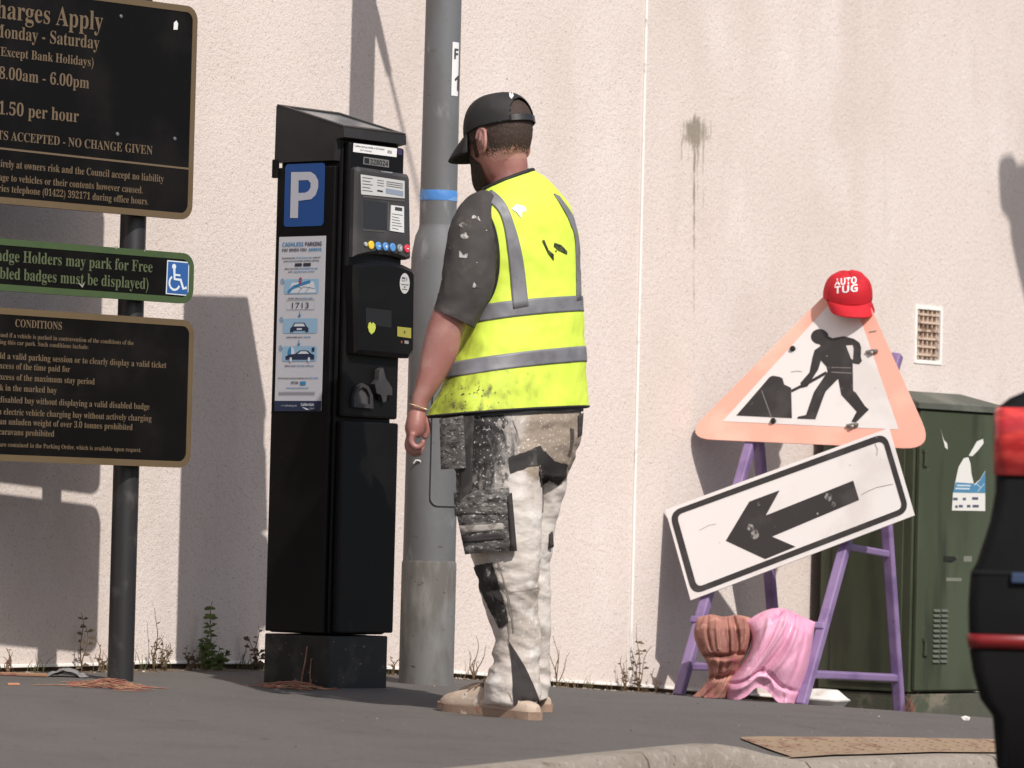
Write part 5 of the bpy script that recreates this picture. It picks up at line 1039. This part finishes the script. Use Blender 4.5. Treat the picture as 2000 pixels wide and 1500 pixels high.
cbox('side_panel', -.006, .002, -CD+.06, -.055, zp+.03, zt_-.04, bev=.002)
b = MB(); ov = .014; zr = CF.uv(1800, 768)[1]+.012
A = [C_FL+wu*u+wn*n+V3(0, 0, z) for u, n, z in ((-ov, -CD-.0, zt_), (CWd+ov, -CD, zt_), (CWd+ov, ov, zt_), (-ov, ov, zt_), (-ov, -CD, zt_+.022), (CWd+ov, -CD, zt_+.022), (CWd+ov, ov, zt_+.022), (-ov, ov, zt_+.022), (.015, -CD, zr), (CWd-.16, -CD, zr), (CWd-.16, -.11, zr), (.015, -.11, zr))]
b.add(A, [(3, 2, 1, 0), (0, 1, 5, 4), (1, 2, 6, 5), (2, 3, 7, 6), (3, 0, 4, 7), (4, 5, 9, 8), (5, 6, 10, 9), (6, 7, 11, 10), (7, 4, 8, 11), (8, 9, 10, 11)])
b.build('lid', mat('lid_grey_green', rgb('5c5e54', .8), .6, layers=((rgb('737368', .85), 5, .45, .65, O3, None, None),)), cab)
for y0 in (892, 1262):
    u, z = CF.uv(1803, y0); b = MB(); b.tube([C_FL+wu*u+wn*.010+V3(0, 0, z-.028), C_FL+wu*u+wn*.010+V3(0, 0, z+.028)], .006, 8); b.box(C_FL+wu*(u+.004)+wn*.006+V3(0, 0, z+.024), (.03, .008, .012), axc); b.box(C_FL+wu*(u+.004)+wn*.008+V3(0, 0, z-.03), (.026, .012, .012), axc); b.build('hinge', cgr, cab)
b = MB()
(lu0, _), (lu1, _) = CF.uv(1820, 1240), CF.uv(1848, 1240)
for c_ in range(2):
    for r in range(11):
        z = CF.uv(1834, 1193)[1]-(CF.uv(1834, 1193)[1]-CF.uv(1834, 1292)[1])*r/10; u0 = lu0+(lu1-lu0)*(.0 if c_ == 0 else .54); u1 = u0+(lu1-lu0)*.44
        q_ = [CF.p(u0, z+.006, .0045), CF.p(u1, z+.006, .0045), CF.p(u1, z-.004, .012), CF.p(u0, z-.004, .012)]; b.add(q_+[CF.p(u0, z-.005, .0045), CF.p(u1, z-.005, .0045)], [(0, 3, 2, 1), (3, 4, 5, 2), (0, 4, 3), (1, 2, 5)])
b.build('louvre', mat('louvre_green', rgb('62675a', .8), .55), cab)
fc = lambda name, m, px, off=.0050, th=0, par=None: (lambda b: (b.ppoly(CF, px, off, th), b.build(name, m, par or cab))[1])(MB())
fc('lock', cdk, [(1841, 1095), (1856, 1098), (1866, 1093), (1862, 1087), (1842, 1086)], .007, .004); pale = mat('label_faded', rgb('7f8074', .8), .7)
fc('label_plate', pale, [(1846, 1135), (1876, 1135), (1876, 1129), (1846, 1128)]); fc('label_plate', pale, [(1880, 1097), (1896, 1097), (1896, 1086), (1880, 1086)])
post = fc('torn_poster', flat('dddad4', .95, .6), [(1857, 997), (1859, 962), (1870, 912), (1880, 895), (1889, 893), (1893, 905), (1895, 925), (1900, 946), (1912, 936), (1922, 919), (1922, 998)], .0056)
fc('poster_band', flat('4f86a8', .9), [(1858.5, 962), (1864, 942), (1899, 944), (1901, 948), (1912, 937), (1922, 920), (1922, 963)], .0062, 0, post)
b = MB()
for y0, x0, x1 in ((948, 1866, 1893), (954, 1863, 1891)): b.stroke(CF, [CF.uv(x0, y0), CF.uv(x1, y0+.6)], .006, .0068)
b.stroke(CF, [CF.uv(1904, 945), CF.uv(1913, 952), CF.uv(1920, 945)], .003, .0066); b.stroke(CF, [CF.uv(1907, 960), CF.uv(1913, 952)], .003, .0068); b.build('poster_print', flat('c9d8e0', .9), post)
b = MB()
for x0, y0, w_ in ((1859, 974, 9), (1878, 974, 6), (1896, 973, 12), (1863, 989, 5), (1870, 988, 8), (1886, 988, 7), (1897, 988, 12)): b.ppoly(CF, [(x0, y0+3), (x0+w_, y0+3), (x0+w_, y0-2), (x0, y0-2)], .0064)
b.build('poster_logo', flat('4a5568', .9), post)
fc('poster_scrap', flat('dddad4', .95, .6), [(1890, 890), (1898, 876), (1906, 862), (1918, 857), (1919, 866), (1908, 880), (1897, 891)]); fc('poster_scrap', flat('dddad4', .95, .6), [(1835, 836), (1838, 848), (1842, 860), (1848, 866), (1849, 878), (1844, 874), (1840, 858)])

# ================================================ PASSING CAR (rear end)
CARY = 9.7; kq = CARY/FP
hx_ = nrm(V3(math.cos(math.radians(-8)), math.sin(math.radians(-8)), 0)); hy_ = V3(-hx_[1], hx_[0], 0)
near = at(1883, 1500, CARY); CO = near+hy_*.9; CO[2] = .07
car = thing('car', CO+hx_*2.2, 'dark car passing at the kerb with a red tail light and bumper reflector', 'car')
czp = lambda y: at(1960, y, CARY)[2]-CO[2]; cxp = lambda x: (x-1893)*kq
CRG = [(.20, .13, 4.2, .80)]+[(czp(y), cxp(x), xf, w) for x, y, xf, w in ((1957, 1500, 4.3, .86), (1948, 1400, 4.33, .88), (1924, 1368, 4.35, .89), (1908, 1314, 4.36, .893), (1900, 1268, 4.37, .895), (1895, 1240, 4.37, .90), (1893, 1180, 4.38, .90), (1896, 1120, 4.37, .90), (1908, 1098, 4.36, .90), (1922, 1052, 4.33, .90), (1932, 1018, 4.2, .90), (1941, 960, 3.9, .897), (1941, 930, 3.7, .895), (1938, 806, 3.5, .88), (1946, 790, 3.45, .87), (1964, 775, 3.4, .865), (1990, 763, 3.4, .86), (2030, 745, 3.4, .85))]
zt9 = czp(745); CRG += [(zt9+.2, .26, 3.05, .78), (zt9+.36, .36, 2.75, .70), (zt9+.42, .5, 2.6, .62)]
def cring(z, xr, xf, w, r=.028, n=10, g=0, part=None):
    P = []
    for cx, cy, a in ((xf-r, w-r, 0), (xr+r, w-r, 90), (xr+r, -w+r, 180), (xf-r, -w+r, 270)): P += [(cx+(r+g)*math.cos(math.radians(a+90*i/n)), cy+(r+g)*math.sin(math.radians(a+90*i/n))) for i in range(n+1)]
    if part == 'rr': P = P[2*(n+1)+3:3*(n+1)]+[(xr+.30, -w-g)]
    return [CO+hx_*x+hy_*y+V3(0, 0, z) for x, y in P]
carm = mat('car_dark_paint', rgb('1b1a1b', .5), .75, spec=.2, layers=((rgb('222122', .55), 5, .4, .8, O3, None, .7),)); plast = mat('bumper_plastic', rgb('1c1a1a', .6), .8, spec=.2)
cz = lambda z0, z1: [tuple(np.interp(z, [r[0] for r in CRG], [r[k] for r in CRG]) for k in range(4)) for z in sorted(set([z0, z1]+[r[0] for r in CRG if z0 < r[0] < z1]))]
b = MB(); b.capped([cring(*r) for r in CRG]); b.build('body', carm, car, smooth=True, auto=True)
b = MB(); b.capped([cring(*r, g=.004) for r in cz(.22, czp(1270))]); b.build('bumper', plast, car, smooth=True, auto=True)
b = MB(); b.grid([cring(*r, g=.006) for r in cz(zt9+.03, zt9+.33)], True); b.build('window', mat('car_glass', rgb('1d2022'), .08, spec=.7), car, smooth=True)
tailm = mat('tail_red', rgb('c22a2c', .9), .2, coat=.6, layers=((rgb('ea4a44', .95), 7, .42, .6, (1, 1, 2.5), None, None), (rgb('8c1b1d', .9), 6, .55, .7, (1, 1, 4), None, None)))
b = MB(); b.grid([cring(*r, g=.004, part='rr') for r in cz(czp(928), czp(797))]); b.build('tail_light', tailm, car, smooth=True, solid=.008)
b = MB(); b.grid([cring(*r, g=.005, part='rr') for r in cz(czp(1266), czp(1240))]); b.build('reflector', mat('reflector_red', rgb('8a2022', .85), .3), car, smooth=True, solid=.008)
b = MB(); b.box(CO+hx_*.16+hy_*-.905+V3(0, 0, czp(1128)), (.14, .012, .022), (hx_, hy_, V3(0, 0, 1)), .003); b.build('badge', flat('3b4a66', .9, .3), car)  # thin blue bar on the near flank, above the reflector
b = MB(); b.grid([cring(*r, g=.0025, part='rr') for r in cz(czp(1122), czp(1114))]); b.build('panel_gap', mat('gap_black', rgb('0c0c0c'), .9), car)
for x in (.85, 3.45):
    for sy in (-1, 1):
        c = CO+hx_*x+hy_*(sy*.80); b = MB(); b.lathe(c, [(.2, -.1), (.31, -.1), (.325, -.07), (.325, .07), (.31, .1), (.2, .1)], hy_, 36); w_ = b.build('wheel', mat('tyre_black', rgb('222020'), .85), car, smooth=True, auto=True)
        b = MB(); b.lathe(c+hy_*sy*.06, [(.2, -.02), (.2, .03*sy), (.05, .045*sy), (.001, .045*sy)], hy_, 30); b.build('rim', mat('rim_alloy', rgb('8a8b8d'), .35, .7), w_, smooth=True, auto=True)
# unseen plate added outside the view, cut to outline a shadow on the wall
shp = [(1953, 352), (1956, 330), (1966, 322), (1980, 321), (1986, 332), (1990, 341), (2060, 325), (2120, 330), (2120, 800), (2060, 720), (2010, 620), (1990, 540), (1977, 480), (1974, 436), (1956, 412)]
b = MB(); k_ = 1.9/(-(LD@wn)); A = [WP.hit(*p)-LD*k_ for p in shp]; PS = Plane(A[0], wu); uvs = [((p-PS.o)@PS.u, (p-PS.o)@PS.v) for p in A]; b.poly(PS, uvs, 0, th=.04)
hs = thing('unseen_shadow_plate', A[7]*V3(1, 1, 0)+V3(0, 0, gz(*UN(A[7]))), 'unseen grey plate on a post beyond the right edge, added to shade the wall', 'shadow caster'); b.build('board', galv, hs)
b = MB(); pb = hs.location; b.tube([V3(*pb)+wu*.3, V3(*pb)*V3(1, 1, 0)+wu*.3+V3(0, 0, A[7][2]+.3)], .04, 12); b.build('post', galv, hs)

# ================================================ WEEDS, STRAW AND LITTER
leafg = mat('weed_leaf_green', rgb('55652f', .8), .7, layers=((rgb('6d7a3a'), 20, .5, .7, O3, None, None),)); leafd = mat('weed_leaf_dry', rgb('5d4d38', .85), .8, layers=((rgb('7a6850'), 20, .5, .7, O3, None, None),)); stemd = mat('weed_stem', rgb('6e5a42', .85), .85)
straw = mat('straw', rgb('a58064', .85), .85, layers=((rgb('8c5348'), 26, .42, .6, O3, None, None),))
def weed(px, py, hp_, seed, label, m, N=.05, stems=3, lsz=.012, spread=.35, leaves=9, lean=0):
    r = random.Random(seed); base = None
    for Y in np.arange(14, 19, .01):
        P = at(px, py, Y)
        if UN(P)[1] <= N: base = P; break
    base[2] = min(base[2], gz(*UN(base))+.03); h = hp_*base[1]/FP; t = thing('weed_plant', base-V3(0, 0, .02), label, 'weed', 'weeds along the foot of the wall'); sb, lb = MB(), MB()
    for s_ in range(stems):
        a = r.uniform(-spread, spread)+lean; dpt = r.uniform(-.1, .02); hh = h*(1 if s_ == 0 else r.uniform(.35, .85)); P = [base+V3(a*hh*(q**1.4)+.012*math.sin(q*6+seed+s_)*q, dpt*hh*q, hh*q-.02*(1-q)) for q in np.linspace(0, 1, 9)]
        sb.tube(P, list(np.linspace(.0024, .0009, 9)), 5)
        for l in range(leaves):
            q = r.uniform(.12, 1); p = P[min(8, int(q*8))]; az = r.uniform(0, 6.28); d = nrm(V3(math.cos(az), .6*math.sin(az)-.2, r.uniform(.1, .9))); L_ = lsz*r.uniform(.8, 2.2); w_ = nrm(np.cross(d, V3(.2, -1, .3)))*L_*r.uniform(.16, .30)
            k = p+d*L_*.5; tp = p+d*L_+V3(0, 0, -L_*.25); lb.add([p, k+w_, tp, k-w_], [(0, 1, 2, 3)])
    sb.build('stem', stemd, t, smooth=True); lb.build('leaf', m, t)
for a in ((160, 1304, 108, 3, 'tall thin dark weed at the wall foot, just left of the sign post', leafd, .05, 2, .014, .12, 13), (196, 1304, 60, 4, 'short dry weed tucked against the left side of the sign post', leafd, .06, 3, .01, .3, 5),
          (300, 1300, 112, 5, 'spindly dry stalks at the wall right of the sign post', leafd, .05, 5, .008, .22, 5), (318, 1303, 60, 16, 'low brown tuft right of the spindly dry stalks', leafd, .06, 8, .009, .5, 6),
          (405, 1300, 126, 6, 'leafy green weed at the wall between sign post and parking machine', leafg, .05, 4, .015, .14, 42), (425, 1302, 50, 7, 'low green weed clump right of the tall leafy weed', leafg, .06, 7, .016, .5, 9), (372, 1302, 42, 8, 'low weed left of the tall leafy weed', leafd, .06, 6, .012, .6, 7),
          (500, 1302, 80, 9, 'brown green weed against the back of the parking machine', leafd, .06, 4, .016, .3, 12), (925, 1318, 75, 10, 'dry grass blades on the wall behind the boots', leafd, .04, 6, .004, .5, 2), (1088, 1334, 92, 11, 'sparse grass stalks on the wall right of the trousers', leafd, .05, 5, .005, .5, 3),
          (1247, 1342, 118, 12, 'dark branching weed at the wall right of the white joint strip', leafd, .05, 4, .014, .3, 9), (1222, 1341, 60, 13, 'small tuft at the foot of the white joint strip', leafd, .05, 5, .009, .35, 6), (1283, 1345, 40, 14, 'tiny dry sprig between the branching weed and trestle', leafd, .05, 4, .007, .4, 4),
          (768, 1312, 40, 15, 'dry sprig between parking machine and lamp post', leafd, .05, 4, .008, .4, 4), (15, 1310, 45, 17, 'pale dry tuft at the far left wall foot', straw, .08, 7, .008, .6, 4)): weed(*a)
def cabweed(px, py, hp_, seed, label, D):
    r = random.Random(seed); base = at(px, py, D); base[2] = gz(*UN(base)); t = thing('weed_plant', base, label, 'weed', 'weeds along the foot of the wall'); b = MB(); h = hp_*D/FP
    for i in range(14): a = r.uniform(-.5, .5); hh = h*r.uniform(.4, 1); o = V3(r.uniform(-.02, .02), r.uniform(-.02, .01), 0); b.tube([base+o+V3(a*hh*q*q, -.1*hh*q, hh*q-.003) for q in np.linspace(0, 1, 5)], [.0016, .0014, .0012, .001, .0006], 4)
    b.build('stem', straw, t)
cabweed(1776, 1392, 48, 21, 'dry grass tuft at the front corner of the green cabinet', 17.4); cabweed(1392, 1358, 24, 22, 'dry tuft beside the brown sandbag and trestle leg', 16.9)
def heap(px, py, wpx, hpx, seed, label, n=110):
    r = random.Random(seed); c = ghit(px, py); s_ = c[1]/FP; b = MB()
    for i in range(n):
        x, y = r.gauss(0, .42)*wpx*s_, r.gauss(0, .35)*.16; o = c+V3(x, y, 0); k = max(.1, 1-abs(x)/(wpx*s_)); az = r.uniform(-.6, .6)+(math.pi if r.random() < .5 else 0); L_ = r.uniform(.05, .16); z = gz(*UN(o))
        hgt = r.uniform(.002, hpx*s_)*k; P = []
        for q in np.linspace(-.5, .5, 6):
            p = o+V3(math.cos(az), math.sin(az)*.6, 0)*L_*q; p[2] = gz(*UN(p))+.003+hgt*(1-4*q*q)*r.uniform(.6, 1.1); P.append(p)
        b.tube(P, .0014, 4)
    o = b.build('straw_heap', straw, None); o['label'] = label; o['category'] = 'dry grass'; o['group'] = 'heaps of dry grass'
heap(212, 1341, 62, 14, 31, 'reddish dry grass heap at the foot of the sign post'); heap(575, 1343, 50, 14, 32, 'reddish dry grass heap at the base of the parking machine'); heap(1672, 1383, 50, 13, 33, 'dry grass and leaves between the foam box and rear trestle leg')
b = MB(); r = random.Random(77)
for cl in range(46):
    U = r.uniform(-1.35, 2.55); N = r.uniform(.0, .07); hgt = r.uniform(.015, .07)*(1.3 if U < .4 else .8)
    for k in range(r.randint(3, 9)):
        o = wpt(U+r.gauss(0, .025), N+r.gauss(0, .012), 0); o[2] = gz(*UN(o)); a = r.uniform(-.8, .8); h2 = hgt*r.uniform(.4, 1.2)
        b.tube([o+wu*a*h2*q*q+wn*r.uniform(0, .2)*h2*q+V3(0, 0, h2*q-.003) for q in np.linspace(0, 1, 4)], [.0014, .0012, .0009, .0004], 4)
b.build('grass', mat('dry_grass', rgb('7d6a4d', .85), .85, layers=((rgb('5b5a33', .8), 3, .45, .6, O3, None, None),)), None, kind='stuff')
st0 = ghit(588, 1342); t = thing('straw_stalk', st0, 'two pale bent stalks standing against the parking machine plinth', 'dry stalk'); b = MB(); z_ = st0[1]/FP
for P in ([(588, 1338), (590, 1320), (596, 1292), (600, 1262)], [(606, 1338), (606, 1310), (608, 1288), (616, 1281)], [(606, 1334), (612, 1322), (618, 1326), (620, 1338)]): b.tube([at(x, y, st0[1]) for x, y in P], .0026, 5)
b.build('stalk', straw, t, smooth=True)
b = MB(); r = random.Random(5); bm = bmesh.new(); bmesh.ops.create_icosphere(bm, subdivisions=1, radius=1); bm.verts.index_update(); iv = [np.array(v.co) for v in bm.verts]; jf = [[v.index for v in f_.verts] for f_ in bm.faces]; bm.free()
def pebble(b, P, s_): 
    k = [s_*r.uniform(.6, 1.3) for _ in range(3)]; b.add([P+p*V3(*k)*V3(1, 1, .6)*(1+.25*nz3(p, 1.3, P[0]*9)) for p in iv], jf)
for i in range(900):
    U = r.uniform(-1.2, 3.0); N = abs(r.gauss(0, .05))+.005; P = wpt(U, N, 0); P[2] = gz(U, N)+.001; pebble(b, P, r.uniform(.0015, .006))
for i in range(150):
    U = r.uniform(-3, 2.6); N = r.uniform(.1, 2.6); P = wpt(U, N, 0); P[2] = gz(U, N)+.001; pebble(b, P, r.uniform(.0012, .0035))
b.build('gravel', mat('grit', rgb('9a8d7e', .9), .9, layers=((rgb('5f5347'), 25, .45, .55, O3, None, None), (rgb('d8d0c6'), 18, .58, .62, O3, None, None))), None, kind='stuff')
def bit(name, px, py, size, m, label, cat):
    P = ghit(px, py); b = MB(); pebble(b, P+V3(0, 0, size*.3), size); o = b.build(name, m, None); o['label'] = label; o['category'] = cat
whb = mat('white_litter', rgb('d6d2cc', .95), .7)
bit('stone', 1885, 1407, .018, whb, 'pale stone lying before the green cabinet plinth', 'stone'); bit('paper_scrap', 433, 1304, .014, whb, 'crumpled white scrap below the leafy green weed', 'litter'); bit('paper_scrap', 337, 1301, .013, whb, 'small white scrap beside the low brown tuft', 'litter')
pl_ = ghit(128, 1322); b = MB(); G = [[pl_+V3(x*.07+.01*nz3((x, y, 0), 3), y*.05, max(.002, .022*(1-abs(x))+.014*nz3((x*2, y*2, 4), 1.6))) for x in np.linspace(-1, 1, 18)] for y in np.linspace(-1, 1, 10)]
for row in G:
    for p in row: p[2] = p[2]-pl_[2]*0 if False else p[2]
b.grid(G); o = b.build('plastic_scrap', mat('grey_plastic', rgb('8e8c8c', .9), .3), None, smooth=True, solid=.002); o['label'] = 'crumpled grey plastic scrap on the ground left of the sign post'; o['category'] = 'litter'
a_, c_ = ghit(-30, 1319), ghit(92, 1323); b = MB(); b.tube([a_+V3(0, 0, .006), c_+V3(0, 0, .006)], .006, 6); o = b.build('wooden_stick', straw, None); o['label'] = 'pale wooden stick lying at the wall on the far left'; o['category'] = 'stick'
a_, c_ = ghit(14, 1339), ghit(38, 1339); b = MB(); b.tube([a_+V3(0, 0, .004), c_+V3(0, 0, .004)], .004, 6); o = b.build('wooden_stick', mat('orange_stick', rgb('b9805f'), .8), None); o['label'] = 'short orange-brown stick on the tarmac below the pale stick'; o['category'] = 'stick'
